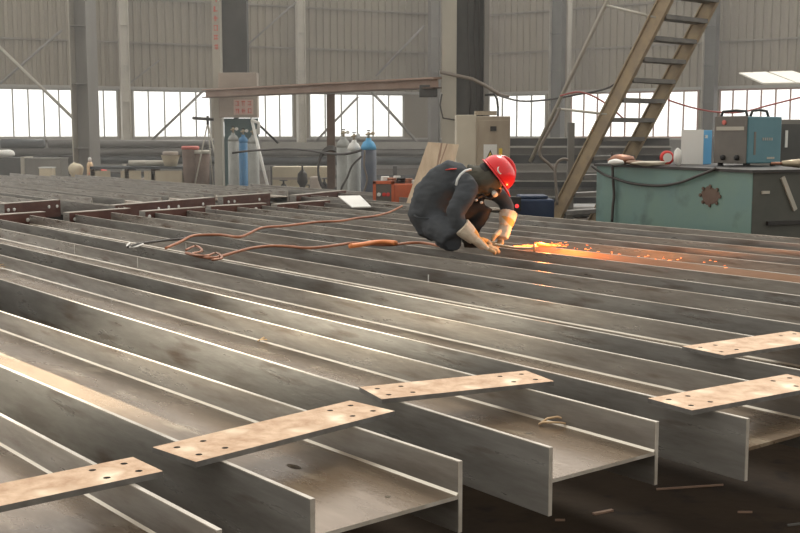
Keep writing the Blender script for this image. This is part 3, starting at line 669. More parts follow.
# sparks: short glowing grains thrown along the beam
b = MB(); rr = random.Random(3)
s_a = onz(514, 246.5, TOP + .03); s_b = onz(562, 246.5, TOP + .02); s_c = onz(800, 279, TOP + .005)
for k in range(330):
    u = rr.random() ** 1.7
    if k < 300: q = s_a.lerp(s_b, u); spread = .004 + .022 * u
    else: q = s_b.lerp(s_c, u * .75); spread = .03 + .03 * u
    q = q + Vector((rr.gauss(0, spread * .5), rr.gauss(0, spread * .6), abs(rr.gauss(0, spread * .55))))
    dd = (s_b - s_a).normalized() + Vector((0, rr.gauss(0, .06), rr.gauss(0, .05))); l = .006 + rr.random() * .020; r = .001 + rr.random() * .0014
    b.tube([q, q + dd * l], [r, r * .4], 'spark', 4)
tag(recentre(b.build('sparks')), 'stream of orange sparks flying right from the gloves along the eighth beam', 'sparks', kind='stuff')
lt_d = bpy.data.lights.new('flame_glow', 'POINT'); lt = bpy.data.objects.new('flame_glow', lt_d); C.objects.link(lt); lt.parent = tr
lt_d.energy = 16; lt_d.color = (1, .32, .08); lt_d.shadow_soft_size = .06; lt.location = (.42, .05, .06)

# ------------------------------------------------------------------ teal bench with welding machines
BT = 1.2
c0 = onz(753, 170, BT); c1 = onz(597, 163.5, BT); Fd = (c1 - c0); FLn = Fd.length; Fd.normalize()
bx = thing('workbench', 'large teal steel bench box at right with a cut brown patch, behind the beams', 'bench', (c0.x, c0.y, 0), math.atan2(-Fd.y, -Fd.x))
# local: -x runs along the front to the left end, +y into the depth
b = MB(); b.box(-FLn, -.004, 0, .01, .0, BT - .03, 'teal'); b.build('front_panel', bx)['label'] = 'faded teal front'
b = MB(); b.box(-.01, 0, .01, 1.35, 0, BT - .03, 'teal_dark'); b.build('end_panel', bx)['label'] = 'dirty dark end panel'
b = MB(); b.box(-FLn, -FLn + .01, .01, 1.35, 0, BT - .03, 'teal'); b.box(-FLn, 0, 1.34, 1.35, 0, BT - .03, 'teal'); b.build('back_panel', bx)
b = MB(); b.box(-FLn - .03, .03, -.03, 1.38, BT - .03, BT, 'darkmetal'); b.build('top', bx)
b = MB(); pc = -.66; hz_ = .90
b.add([(pc + .15 * math.cos(a) * (1 + .1 * math.sin(5 * a)), -.004, hz_ + .10 * math.sin(a) * (1 + .12 * math.cos(3 * a))) for a in [i * 2 * PI / 16 for i in range(16)]], [tuple(range(16))], 'rustpost')
b.add([(pc + .15 * math.cos(a) * (1 + .1 * math.sin(5 * a)), 0, hz_ + .10 * math.sin(a) * (1 + .12 * math.cos(3 * a))) for a in [i * 2 * PI / 16 for i in range(16)]], [tuple(range(16))], 'rustpost'); b.build('patch', bx)['label'] = 'brown burnt patch'
for k in range(8):
    a = k * PI / 4; b = MB(); b.lathe([(.02, 0), (.02, .012), (.001, .014)], 'rustpost', 8, (pc + .165 * math.cos(a), -.004, hz_ + .105 * math.sin(a)), Matrix.Rotation(PI / 2, 3, 'X')); b.build('bolt', bx)
b = MB(); b.box(0, .03, .2, .75, .62, .66, 'darkmetal'); b.build('end_handle', bx)
b = MB(); b.box(0, .02, .85, .9, .4, .8, 'light_paint', Matrix.Rotation(.5, 4, 'X')); b.build('end_bracket', bx)
b = MB(); b.box(0, .015, .12, .22, .95, .98, 'light_paint'); b.build('latch', bx)
def cable(label, pts, Y, r=.014, m='cable', name='cable'):
    Ys = Y if isinstance(Y, (list, tuple)) else [Y] * len(pts)
    q = [at(*p_, y_) for p_, y_ in zip(pts, Ys)]; P = []
    for i in range(len(q) - 1):
        for k in range(4):
            u = k / 4; p0 = q[max(i - 1, 0)]; p1 = q[i]; p2 = q[i + 1]; p3 = q[min(i + 2, len(q) - 1)]
            P.append(.5 * ((2 * p1) + (p2 - p0) * u + (2 * p0 - 5 * p1 + 4 * p2 - p3) * u * u + (3 * p1 - p0 - 3 * p2 + p3) * u ** 3))
    P.append(q[-1]); b = MB(); b.tube(P, r, m, 8); return tag(recentre(b.build(name, smooth=True)), label, 'cable')
def benchY(px):                                       # distance of the bench front in that pixel column
    a = (px - 400) / F / (cp + (110 / F) * sp_) ; t = (a * c0.y - c0.x) / (Fd.x - a * Fd.y); return (c0 + Fd * t).y - .06
cpts = [(592, 166), (603, 174), (614, 178), (628, 182.5), (645, 185), (662, 185.5), (680, 182.5), (695, 177), (708, 172), (716, 168)]
cable('black cable sagging across the front of the teal bench', cpts, [benchY(max(x, 598)) - .02 for x, y in cpts], .016)
cable('dark cable hanging straight down the left of the teal bench', [(612, 152), (612.5, 166), (613, 180), (614, 195), (613, 205), (612, 222)], benchY(613) - .03, .018)
cable('red cable stretched in front of the right-hand windows', [(560, 96), (580, 92), (602, 101), (625, 120)], 16.6, .012, 'redcable')
cable('red cable rising to the right above the welding machine', [(668, 100), (690, 107), (716, 112), (742, 112), (770, 105), (802, 97)], 16.0, .012, 'redcable')
cable('thin dark cable slung from the big column to the stairs', [(500, 96), (520, 101), (545, 100), (575, 95), (605, 89), (622, 80), (634, 80)], [18.5, 18, 17.5, 17, 16.8, 16.6, 16.5], .014)
def rotbox(px, py, z): return onz(px, py, z)
wm = thing('welding_machine', 'tall blue-green welding machine with grey control panel on the teal bench', 'welding machine', onz(747, 166.5, BT), math.radians(33)); wm.scale = (1.13, 1.13, 1.1)
b = MB(); b.box(.0, .52, 0, .44, .03, .52, 'machine_teal'); b.build('housing', wm, bevel=.012)
b = MB(); b.box(-.012, 0, .01, .43, .03, .525, 'machine_front'); b.build('control_panel', wm, bevel=.004)
b = MB(); b.box(-.018, -.012, .04, .40, .375, .415, 'light_paint'); b.build('label_strip', wm)
b = MB(); b.lathe([(.025, 0), (.025, .012), (.001, .016)], 'signred', 14, (-.012, .3, .46), Matrix.Rotation(-PI / 2, 3, 'Y')); b.build('red_knob', wm)
for y in (.12, .3):
    b = MB(); b.lathe([(.028, 0), (.028, .02), (.014, .03), (.001, .03)], 'black', 14, (-.012, y, .09), Matrix.Rotation(-PI / 2, 3, 'Y')); b.build('socket', wm)
for x in (.04, .36):
    b = MB(); yy = .22; b.tube([(x - .0, .05, .52), (x, .07, .575), (x + .02, yy, .585), (x, .37, .575), (x, .39, .52)] if x < .1 else [(.12, .08, .52), (.15, .08, .58), (.26, .08, .59), (.37, .08, .58), (.40, .08, .52)], .014, 'darkmetal', 8); b.build('handle', wm, smooth=True)
b = MB(); b.box(.09, .12, -.003, 0, .12, .36, 'machine_front'); b.build('side_vent', wm)
b = MB()
for k in range(5): b.box(.22 + k * .034, .24 + k * .034, -.004, 0, .27, .30, 'cyl_grey')
for k in range(4): b.box(.30 + k * .03, .325 + k * .03, -.004, 0, .075, .095, 'light_paint')
b.build('side_lettering', wm)
for (x, y) in ((.04, .05), (.46, .05), (.04, .38), (.46, .38)):
    b = MB(); b.box(x - .02, x + .02, y - .02, y + .02, 0, .03, 'black'); b.build('foot', wm)
cb = thing('control_box', 'white fronted box with bright blue side standing on the teal bench', 'control box', onz(703, 164.5, BT), math.radians(25))
b = MB(); b.box(0, .28, .01, .28, 0, .42, 'blue'); b.build('housing', cb, bevel=.005)
b = MB(); b.box(-.012, 0, -.0, .29, 0, .425, 'white'); b.build('front_cover', cb, bevel=.003)
cb.rotation_euler = (0, 0, math.radians(52)); 
b = MB(); b.box(.05, .12, -.0, .01, .32, .36, 'white'); b.build('tag', cb)
rc = thing('power_unit', 'large dark grey cabinet at the right edge behind the welding machine', 'cabinet', (*at(800, 135, 14.6).xy, 0), math.radians(12))
b = MB(); b.box(-.32, .9, 0, .7, 0, 1.76, 'grey_paint'); b.build('housing', rc, bevel=.01)
b = MB(); b.box(-.22, -.19, -.03, 0, 1.40, 1.62, 'white'); b.build('handle', rc)
b = MB(); b.box(-.3, .88, -.01, 0, .1, 1.7, 'dark_paint'); b.build('door', rc)
def blob(name, label, cat, px, py, Y, r, sq, m, seed, group=None, z=None):
    p = at(px, py, Y)
    if z is not None: p.z = z + r * sq[2]
    b = MB(); prof = [(r * math.sin(PI * i / 10) + .0005, -r * math.cos(PI * i / 10)) for i in range(11)]; b.lathe(prof, m, 16)
    rg = random.Random(seed); off = Vector((rg.random() * 9, rg.random() * 9, rg.random() * 9))
    b.v = [Vector((v.x * sq[0], v.y * sq[1], v.z * sq[2])) * (1 + .28 * noise.noise(v / r * 1.3 + off)) + p for v in b.v]
    return tag(recentre(b.build(name, smooth=True)), label, cat, group)
# small things on the bench
hl = thing('gas_regulator', 'red round gauge with a white face near the white box on the bench', 'gauge', onz(666, 165, BT))
b = MB(); b.lathe([(.07, 0), (.085, .02), (.085, .05), (.07, .07)], 'red', 18, (0, 0, .09), Matrix.Rotation(PI / 2, 3, 'X')); b.build('body', hl, smooth=False)
b = MB(); b.lathe([(.055, .071), (.055, .075), (.001, .075)], 'white', 18, (0, 0, .09), Matrix.Rotation(PI / 2, 3, 'X')); b.build('dial', hl)
b = MB(); b.tube([(0, -.03, 0), (0, -.03, .02)], .03, 'brass', 10); b.build('base', hl)
blob('white_jug', 'small white container beside the red gauge', 'container', 678, 156, 13.2, .07, (.7, .7, 1.5), 'white', 1, z=BT)
blob('rag', 'crumpled brown rag at the left end of the teal bench', 'rag', 622, 160, 13.6, .16, (1, .8, .4), 'copper', 2, z=BT)
blob('rag', 'crumpled white rag among the things at the left of the bench', 'rag', 616, 162, 13.4, .09, (1.1, .8, .4), 'white', 3, z=BT)
blob('rag', 'flat dusty cloth in the middle of the bench top', 'rag', 650, 163, 13.2, .16, (1.3, .7, .18), 'tan_light', 4, z=BT)
blob('rag', 'brown scrap heap right of the crumpled brown rag', 'rag', 636, 162, 13.4, .10, (1.3, .7, .3), 'stain', 5, z=BT)
p = onz(791, 168, BT); b = MB(); b.tube([p + Vector((-.10, 0, .05)), p + Vector((.10, .02, .05))], [.03, .05], 'brass', 12); b.tube([p + Vector((-.22, 0, .05)), p + Vector((-.10, 0, .05))], .016, 'copper', 8); tag(recentre(b.build('nozzle_fitting', smooth=True)), 'brass fitting lying on the bench right of the welding machine', 'fitting')
# pale hanging sheet
sk = thing('lamp_panel', 'pale two-part sheet hanging high at the right in front of the wall', 'panel', at(785, 80, 24))
q = [at(*v, y_) - sk.location for v, y_ in (((739, 74), 25), ((766, 73), 25), ((795, 84), 22), ((763, 84.5), 22))]
b = MB(); b.add(q + [v + Vector((0, 0, .03)) for v in q], [(3, 2, 1, 0), (4, 5, 6, 7), (0, 1, 5, 4), (1, 2, 6, 5), (2, 3, 7, 6), (3, 0, 4, 7)], 'dusty'); b.build('sheet', sk)
q = [at(*v, y_) - sk.location for v, y_ in (((769, 73), 25), ((792, 72), 25), ((830, 84), 22), ((797, 84), 22))]
b = MB(); b.add(q + [v + Vector((0, 0, .03)) for v in q], [(3, 2, 1, 0), (4, 5, 6, 7), (0, 1, 5, 4), (1, 2, 6, 5), (2, 3, 7, 6), (3, 0, 4, 7)], 'dusty'); b.build('sheet', sk)
b = MB()
for v in ((752, 74), (810, 74)):
    p0 = at(*v, 24.8) - sk.location; b.tube([p0, p0 + Vector((0, 0, 4))], .004, 'cable', 6)
b.build('hanger_wire', sk)

# ------------------------------------------------------------------ stairs
Wd = Vector((.75, .66, 0)).normalized(); Ud = Vector((.66, -.75, 0)).normalized()
SY = 17.0; pA = at(557, 213, SY); k_ = SY / 14; run = 1.54 * k_; pB = Vector((pA.x, pA.y, 0)) + Ud * run; pB.z = 1.56 + 135 * pB.y / F * 1.0
zb = at(659, 0, pB.y).z; sl = (zb - pA.z) / run; base = Vector((pA.x, pA.y, 0)) - Ud * (pA.z / sl); top_l = 4.6 / sl; SW = .86 * k_
st = thing('stairs', 'steep dusty yellow steel stairs rising to the right behind the teal bench', 'stairs', base, math.atan2(Ud.y, Ud.x))
# local x = run, local y = width
sgn = 1 if (Matrix.Rotation(-math.atan2(Ud.y, Ud.x), 3, 'Z') @ Wd).y > 0 else -1
for k in range(2):
    y = sgn * SW * k; b = MB(); a0 = Vector((0.02, y, .02)); a1 = Vector((top_l, y, 4.6)); nr = Vector((-sl, 0, 1)).normalized()
    b.bar(a0, a1, .02, .20, 'yellow'); b.bar(a0 + nr * .10, a1 + nr * .10, .07, .02, 'yellow'); b.bar(a0 - nr * .10, a1 - nr * .10, .07, .02, 'yellow'); b.build('stringer', st)
rise = 19.5 * 16 / F
for i in range(1, int(4.5 / rise)):
    z = i * rise + .13; x = z / sl; b = MB(); b.box(x - .11, x + .13, min(0, sgn * SW) + .02, max(0, sgn * SW) - .02, z - .06, z, 'tread'); b.build('tread', st)
b = MB(); nrm_ = Vector((-sl, 0, 1)).normalized()
hb = at(540, 150, SY - .1); 
h0 = Vector((-.31, -.02 * sgn, 1.15)); h1 = h0 + Vector((1, 0, sl)) * 2.4
b.tube([h0, h1], .03, 'light_paint', 8); b.tube([h0 + Vector((.5, 0, .5 * sl)), Vector(((h0.z + .5 * sl) / sl * .95, 0, (h0.z + .5 * sl) * .95))], .018, 'light_paint', 8)
b.tube([h0 + Vector((1.4, 0, 1.4 * sl)), Vector(((h0.z + 1.4 * sl) / sl * .93, 0, (h0.z + 1.4 * sl) * .93))], .018, 'light_paint', 8)
b.build('handrail', st, smooth=True)
cable('dark hose curving down left of the stairs', [(560, 108), (555, 120), (546, 136), (540, 148), (541, 157), (549, 164), (556, 172)], 16.2, .022, 'greyhose', 'hanging_hose')
cable('grey looped hose standing up beside the foot of the stairs', [(557, 205), (556, 185), (555, 172), (557, 163), (563, 159), (568, 160)], 15.9, .02, 'greyhose', 'looped_hose')
b = MB(); pp = at(571, 135, 17.5); b.box(pp.x - .05, pp.x + .05, pp.y - .05, pp.y + .05, 0, 1.75, 'grey_paint'); tag(recentre(b.build('short_post')), 'short grey post left of the stair foot', 'post')

# ------------------------------------------------------------------ tan cabinet, plywood, blue tarp, orange welder
tc_ = thing('electrical_cabinet', 'tan electrical cabinet with a yellow warning triangle behind the worker', 'cabinet', (*at(477, 135, 16.9).xy, 0), 0)
b = MB(); b.box(-.01, .50, 0, .5, 0, 1.84, 'tan'); b.build('housing', tc_, bevel=.01)
b = MB(); b.box(-.31, -.01, .02, .5, 0, 1.86, 'tan_light'); b.build('side_section', tc_, bevel=.008)['label'] = 'pale left section'
b = MB(); b.box(.02, .47, -.015, 0, .1, 1.78, 'tan'); b.build('door', tc_, bevel=.004)
b = MB(); b.box(.20, .29, -.03, -.015, 1.62, 1.69, 'darkmetal'); b.build('lock', tc_)
b = MB(); b.box(.10, .30, -.02, -.016, 1.07, 1.42, 'white'); sg_ = b.build('warning_sign', tc_)
b = MB(); b.add([(.125, -.022, 1.17), (.275, -.022, 1.17), (.20, -.022, 1.34)], [(0, 1, 2)], 'black'); b.add([(.148, -.024, 1.184), (.252, -.024, 1.184), (.20, -.024, 1.305)], [(0, 1, 2)], 'yellowsign')
b.box(.195, .205, -.026, -.024, 1.2, 1.27, 'black'); b.build('triangle_symbol', sg_)['label'] = 'yellow triangle with black border'
b = MB(); b.box(.13, .27, -.022, -.02, 1.09, 1.12, 'black'); b.build('sign_text', sg_)
b = MB(); b.box(.33, .38, -.03, -.016, 1.25, 1.36, 'yellowsign'); b.build('tag', tc_)
b = MB(); b.box(-.02, .3, .08, .35, 1.86, 1.92, 'tan'); b.build('top_cap', tc_)
pq = [at(428, 142, 16.3), at(459, 144.5, 16.3), at(442, 215, 15.75), at(402, 215, 15.75)]
plw = thing('plywood_sheet', 'pale stained plywood sheet leaning behind the back of the worker', 'board', Vector((pq[3].x, pq[3].y, 0)))
q = [v - plw.location for v in pq]; dn_ = (q[3] - q[0]); q[3] = q[0] + dn_ * ((-q[0].z) / dn_.z); dn_ = (q[2] - q[1]); q[2] = q[1] + dn_ * ((-q[1].z) / dn_.z)
off = Vector((0, .02, 0)); b = MB(); b.add(q + [v + off for v in q], [(0, 3, 2, 1), (4, 5, 6, 7), (0, 1, 5, 4), (1, 2, 6, 5), (2, 3, 7, 6), (3, 0, 4, 7)], 'ply'); b.build('sheet', plw)
def onply(u, v): return (q[0].lerp(q[1], u)).lerp(q[3].lerp(q[2], u), v) + Vector((0, -.004, 0))
b = MB()
b.add([onply(a, c) for a, c in ((.42, 0), (.47, 0), (.52, .12), (.55, .25), (.50, .4), (.56, .6), (.48, .6), (.47, .4), (.5, .25), (.45, .12))], [(0, 1, 2, 9), (9, 2, 3, 8), (8, 3, 4, 7), (7, 4, 5, 6)], 'stain')
b.add([onply(a, c) for a, c in ((.6, .0), (.64, 0), (.58, .3), (.54, .3))], [(0, 1, 2, 3)], 'stain')
b.build('stain', plw)['label'] = 'brown drips down the sheet'
tp = thing('blue_covered_box', 'low box under dark blue cover right of the worker, with a red light', 'box', (*at(533, 135, 15.2).xy, 0))
b = MB(); b.box(-.30, .28, -.2, .25, 0, .70, 'navy'); b.box(-.2, .2, -.16, .2, .70, .75, 'navy'); b.build('cover', tp, bevel=.04)
rl = thing('tail_lamp', 'small red lamp box between the helmet and the blue covered box', 'lamp', (*at(514, 135, 14.9).xy, 0))
b = MB(); b.box(-.05, .05, -.04, .04, 0, .68, 'black'); b.box(-.10, .10, -.05, .04, .55, .74, 'black'); b.build('stand', rl)
for x in (-.045, .045):
    b = MB(); b.lathe([(.026, 0), (.026, .01), (.001, .016)], 'lampred', 12, (x, -.05, .62), Matrix.Rotation(PI / 2, 3, 'X')); b.build('lens', rl)
ow = thing('welding_machine', 'small orange-red framed welding machine left of the plywood sheet', 'welding machine', (*at(390, 135, 17.0).xy, 0), 0)
b = MB()
for x in (-.26, .02): b.box(x, x + .045, -.02, .02, .2, .86, 'orange')
b.box(-.26, .065, -.02, .02, .82, .865, 'orange'); b.box(-.26, .065, -.02, .02, .2, .24, 'orange'); b.build('front_frame', ow)
b = MB(); b.box(-.215, .02, .0, .4, .22, .83, 'machine_front'); b.build('housing', ow)
b = MB(); b.box(.065, .34, .0, .4, .2, .82, 'orange'); b.build('side_panel', ow, bevel=.01)
for k, x in enumerate((-.17, -.09, -.03)):
    b = MB(); b.lathe([(.03, 0), (.03, .02), (.001, .025)], 'red' if k else 'white', 12, (x, 0, .66), Matrix.Rotation(PI / 2, 3, 'X')); b.build('knob', ow)
b = MB(); b.box(-.2, 0, -.006, 0, .3, .52, 'light_paint'); b.build('panel_plate', ow)
for x in (-.24, .3):
    for y in (.02, .36): b = MB(); b.box(x - .02, x + .02, y - .02, y + .02, 0, .2, 'darkmetal'); b.build('leg', ow)
for k, (px, py, m, r, nm) in enumerate(((385, 178, 'white', .05, 'white'), (392, 176, 'copper', .07, 'copper'), (401, 177, 'black', .07, 'black'), (408, 176, 'copper', .06, 'dull copper'), (397, 171, 'white', .045, 'pale'), (413, 175, 'white', .04, 'bright'))):
    z = .865 if px < 390 else .82
    b = MB(); p = at(px, py, 17.2); p.z = z + r * .5 + (.06 if k == 4 else 0)
    for j in range(3): b.tube([p + Vector((r * math.cos(a), r * math.sin(a) * .8, -r * .3 + j * r * .4 )) for a in [i * 2 * PI / 12 for i in range(13)]], r * .3, m, 6)
    b.lathe([(r * .6, -r * .5), (r * .6, r * .5)], m, 10, p)
    tag(recentre(b.build('cable_reel', smooth=True)), ['small white reel at the left on the orange machine', 'copper coil second from left on the orange machine', 'black coil in the middle on the orange machine', 'dull copper coil right of the black one on the orange machine', 'pale reel on top of the coils on the orange machine', 'bright white reel at the right end of the orange machine'][k], 'coil', 'coils on the orange machine')
b = MB(); q4 = [onz(*v, TOP + .06) for v in ((338, 193), (360, 192.5), (371, 203), (352, 203.5))]
b.add(q4 + [v + Vector((0, 0, .015)) for v in q4], [(3, 2, 1, 0), (4, 5, 6, 7), (0, 1, 5, 4), (1, 2, 6, 5), (2, 3, 7, 6), (3, 0, 4, 7)], 'white'); ws = recentre(b.build('sheet')); tag(ws, 'white sheet lying on the far beams below the gas cylinders', 'sheet'); ws.location.z = TOP + .002

# ------------------------------------------------------------------ gas cylinders
def cylinder(label, px, ytop, Y, r, m, mtop=None, lean=0, grp=None):
    p = at(px, ytop, Y); h = p.z; t = thing('gas_cylinder', label, 'gas cylinder', (p.x, p.y, 0), 0, grp)
    hb = h - .20
    b = MB(); b.lathe([(r * .95, 0), (r, .02), (r, hb - r * 1.2)], m, 20); b.build('body', t, smooth=True)
    b = MB(); b.lathe([(r, hb - r * 1.2), (r * .93, hb - r * .7), (r * .7, hb - r * .25), (r * .36, hb), (r * .34, hb + .04)], mtop or m, 20); b.build('shoulder', t, smooth=True)
    b = MB(); b.tube([(0, 0, hb + .04), (0, 0, hb + .15)], .022, 'brass', 8); b.tube([(-.05, 0, hb + .10), (.06, -.02, hb + .12)], .018, 'brass', 8); b.lathe([(.035, 0), (.035, .02)], 'black', 10, (0, 0, hb + .16)); b.build('valve', t, smooth=True)
    b = MB(); b.lathe([(.035, 0), (.035, .03)], 'white' if m != 'cyl_dark' else 'brass', 12, (.08, -.03, hb + .12), Matrix.Rotation(PI / 2, 3, 'X')); b.build('gauge', t)
    return t
g1 = 'gas cylinders below the beige switch box'; g2 = 'gas cylinders beside the rusty post'
cylinder('grey gas cylinder, left of the three below the beige box', 233, 125, 23.4, .115, 'cyl_grey', None, 0, g1)
cylinder('blue gas cylinder, middle of the three below the beige box', 243, 127, 23.7, .11, 'cyl_blue', None, 0, g1)
cylinder('grey gas cylinder, right of the three below the beige box', 253, 127, 23.3, .12, 'cyl_grey', None, 0, g1)
cylinder('grey gas cylinder nearest the rusty post', 343.5, 128, 20.6, .13, 'cyl_grey', None, 0, g2)
cylinder('pale gas cylinder in the middle beside the rusty post', 354, 131, 20.3, .125, 'cyl_grey', 'white', 0, g2)
cylinder('blue-shouldered dark gas cylinder at the right of its group', 368.5, 129, 20.0, .14, 'cyl_dark', 'blue', 0, g2)
cable('black hose running from the left gas cylinders to the right group', [(232, 153), (248, 151), (262, 150), (285, 149), (305, 150), (325, 153), (345, 154), (362, 150)], [23, 23, 22.5, 22, 21.5, 21, 20, 19.8], .022, 'cable', 'gas_hose')
cable('dark hose looping in front of the pale gas cylinder', [(362, 156), (352, 166), (347, 178), (341, 190), (345, 202)], 19.7, .018, 'cable', 'gas_hose')
cable('second dark hose hanging from the blue-shouldered cylinder', [(365, 150), (364, 165), (367, 180), (362, 196), (356, 204)], 19.6, .016, 'greyhose', 'gas_hose')
ld = thing('prop_pole', 'white pole leaning against the right gas cylinder of the left group', 'pole', Vector((at(273, 135, 22.6).x, at(273, 135, 22.6).y, 0)))
b = MB(); b.tube([Vector((0, 0, 0)), at(252, 121, 23.0) - ld.location], [.03, .03], 'white', 8); b.build('pole', ld, smooth=True)
b = MB(); q0 = at(254, 122, 22.95) - ld.location; b.tube([q0 + Vector((-.06, 0, .04)), q0 + Vector((.10, 0, -.02)), q0 + Vector((.08, 0, -.25))], .035, 'white', 8); b.build('bracket', ld, smooth=True)
tri = thing('tripod_stand', 'white tripod stand in front of the window left of the narrow column', 'stand', (*at(208, 135, 26.0).xy, 0))
b = MB(); 
for (x, y) in ((-.42, .0), (.40, -.1), (.05, .4)): b.tube([(0, 0, 1.85), (x, y, 0)], .016, 'light_paint', 8)
b.build('legs', tri, smooth=True)
b = MB(); b.tube([(-.35, 0, 1.95), (.38, 0, 1.9)], .035, 'darkmetal', 8); b.tube([(0, 0, 1.8), (0, 0, 2.0)], .03, 'darkmetal', 8); b.build('cross_arm', tri, smooth=True)

# ------------------------------------------------------------------ stacks, racks and clutter in the background
def long_bar(label, name, pa, pb, Ya, Yb, r, m, cat='pipe', grp=None, square=False, shape=None):
    a = at(*pa, Ya); c = at(*pb, Yb); t = MB()
    if square: t.bar(a, c, r * 2, r * 2, m)
    elif shape == 'H':
        t.bar(a + Vector((0, 0, r)), c + Vector((0, 0, r)), r * 2, .03, m); t.bar(a - Vector((0, 0, r)), c - Vector((0, 0, r)), r * 2, .03, m); t.bar(a, c, .03, r * 2, m)
    else: t.tube([a, c], r, m, 14)
    return tag(recentre(t.build(name, smooth=not (square or shape))), label, cat, grp)
def rack(label, pxs, Y, zt, m='darkmetal', ztop=None, dpth=.6):
    x = [at(p_, 135, Y).x for p_ in pxs]; t = thing('storage_rack', label, 'rack', (x[0], Y, 0))
    for xx in x:
        for yy in (0, dpth):
            b = MB(); b.box(xx - x[0] - .06, xx - x[0] + .06, yy - .06, yy + .06, 0, zt, m); b.build('post', t)
    b = MB()
    for xx in x: b.box(xx - x[0] - .06, xx - x[0] + .06, -.06, dpth + .06, zt, zt + .08, m)
    b.build('crossbar', t)
    b = MB(); b.box(0, x[-1] - x[0], -.02, .02, zt * .45, zt * .45 + .12, 'blued'); b.build('rail', t)
    return t
rack('dark storage rack at left carrying the long pipes', (8, 60, 128, 208), 34.5, .58)
long_bar('long grey pipe on the left rack, seen behind the broad column', 'steel_pipe', (12, 152), (215, 152), 34.8, 34.8, .13, 'pipe')
long_bar('dark thick pipe at the far left above the long grey pipe', 'steel_pipe', (2, 143.5), (44, 144), 34.8, 34.8, .15, 'blued')
long_bar('weathered pipe on top of the left rack, left of the broad column', 'steel_pipe', (49, 144), (215, 144), 34.8, 34.8, .13, 'pipe')
long_bar('slate pipe lying lowest on the left rack', 'steel_pipe', (0, 160), (215, 160), 34.8, 34.8, .12, 'blued')
rack('dark storage rack in the middle carrying pipes and channels', (272, 330, 395, 436), 33.6, .55)
long_bar('pale channel topmost on the middle rack, below the window', 'steel_channel', (262, 145.5), (440, 145.5), 34, 34, .10, 'pipe_light', 'channel', None, True)
long_bar('grey pipe second from the top on the middle rack', 'steel_pipe', (262, 153), (440, 152.5), 34, 34, .11, 'pipe')
long_bar('slate blue pipe lowest on the middle rack', 'steel_pipe', (262, 161), (440, 161), 34, 34, .13, 'blued')
# right stack of channels
zs = 0.02
labs = ['bottom', 'second from bottom', 'third from bottom', 'middle', 'fourth from top', 'third from top', 'second from top', 'topmost']
x0 = at(476, 135, 24).x; hs = [.2, .18, .16, .2, .16, .2, .18, .2]
for i, h in enumerate(hs):
    m = ['blued', 'pipe', 'blued', 'pipe', 'pipe_light', 'blued', 'pipe', 'darkmetal'][i]
    Yb_ = 24 + (i % 3) * .12; t = MB(); xx0 = x0 + random.uniform(-.1, .1); xx1 = x0 + 4.2
    t.box(xx0, xx1, Yb_, Yb_ + .5, zs, zs + .02, 'pipe_light' if i % 2 else m); t.box(xx0, xx1, Yb_ + .12, Yb_ + .14, zs + .02, zs + h - .02, m); t.box(xx0, xx1, Yb_, Yb_ + .5, zs + h - .02, zs + h, 'pipe_light' if i in (4, 6, 7) else m)
    tag(recentre(t.build('steel_section')), 'long grey steel section in the stack right of the tan cabinet, %s' % labs[i], 'steel section', 'stacked sections right of the cabinet'); zs += h + .001
for i in range(3):
    p = at(505 + i * 22, 190 - i * 3, 21); b = MB(); b.tube([(x0 + .1 + i * .05, 21 + i * .3, .12 + 0 * i), (x0 + 3.4, 21.3 + i * .3, .12)], .11, 'pipe' if i != 1 else 'blued', 12)
    tag(recentre(b.build('steel_pipe', smooth=True)), ['grey pipe on the floor before the right stack, front one', 'slate pipe on the floor before the right stack, middle one', 'grey pipe on the floor before the right stack, rear one'][i], 'pipe', 'floor pipes before the right stack')
# left clutter, standing on a long low bench behind the far beams
def crate(name, label, cat, px, Y, w, d, h, m, z=0, rz=0, lid=None, extra=None):
    p = at(px, 135, Y); t = thing(name, label, cat, (p.x, p.y, z), rz)
    b = MB(); b.box(-w / 2, w / 2, -d / 2, d / 2, 0, h, m); b.build('body', t, bevel=.015)
    b = MB(); b.box(-w / 2 - .01, w / 2 + .01, -d / 2 - .01, d / 2 + .01, h, h + .03, lid or m); b.build('lid', t)
    return t
crate('tool_chest', 'dark slate machine housing at the far left beyond the beams', 'machine', 8, 30.5, .9, .8, .92, 'dark_paint')
blob('plastic_sheet', 'pale crumpled sheet on the far left machine housing', 'sheet', 4, 161, 30.2, .32, (1, .6, .35), 'white', 11, z=.95)
cr = crate('crate', 'grey crate with pale left edge beyond the beams at left', 'crate', 45, 30.2, 1.0, .7, .92, 'grey_paint')
b = MB(); b.box(-.56, -.46, -.38, .36, 0, .98, 'light_paint'); b.build('side_post', cr)
crate('carton', 'small cream carton in front of the grey crate', 'carton', 46, 29.2, .34, .3, .70, 'cream', 0, 0, 'white')
crate('tool_chest', 'dark box behind the foot of the broad grey column', 'machine', 72, 31.6, .6, .6, .95, 'darkmetal')
blob('sack', 'cream sack leaning at the foot of the broad grey column', 'sack', 76, 170, 28.8, .20, (1, .8, 1.0), 'cream', 12, z=.45)
bs = thing('low_bench', 'low timber bench beyond the far beams at the left', 'bench', (at(60, 135, 28.6).x, 28.6, 0))
b = MB(); b.box(-1.3, 3.3, -.3, .5, .39, .45, 'timber'); b.build('top', bs)
for x in (-1.1, 3.1): b = MB(); b.box(x - .05, x + .05, -.2, .4, 0, .39, 'timber'); b.build('leg', bs)
bt = thing('bottle', 'slim white and orange canister standing at the foot of the broad column', 'canister', (*at(89, 135, 28.7).xy, .45))
b = MB(); b.lathe([(.08, 0), (.085, .02), (.085, .34), (.05, .42)], 'curl', 16); b.build('body', bt, smooth=True); b = MB(); b.lathe([(.045, .42), (.045, .52), (.02, .54)], 'white', 12); b.build('cap', bt, smooth=True)
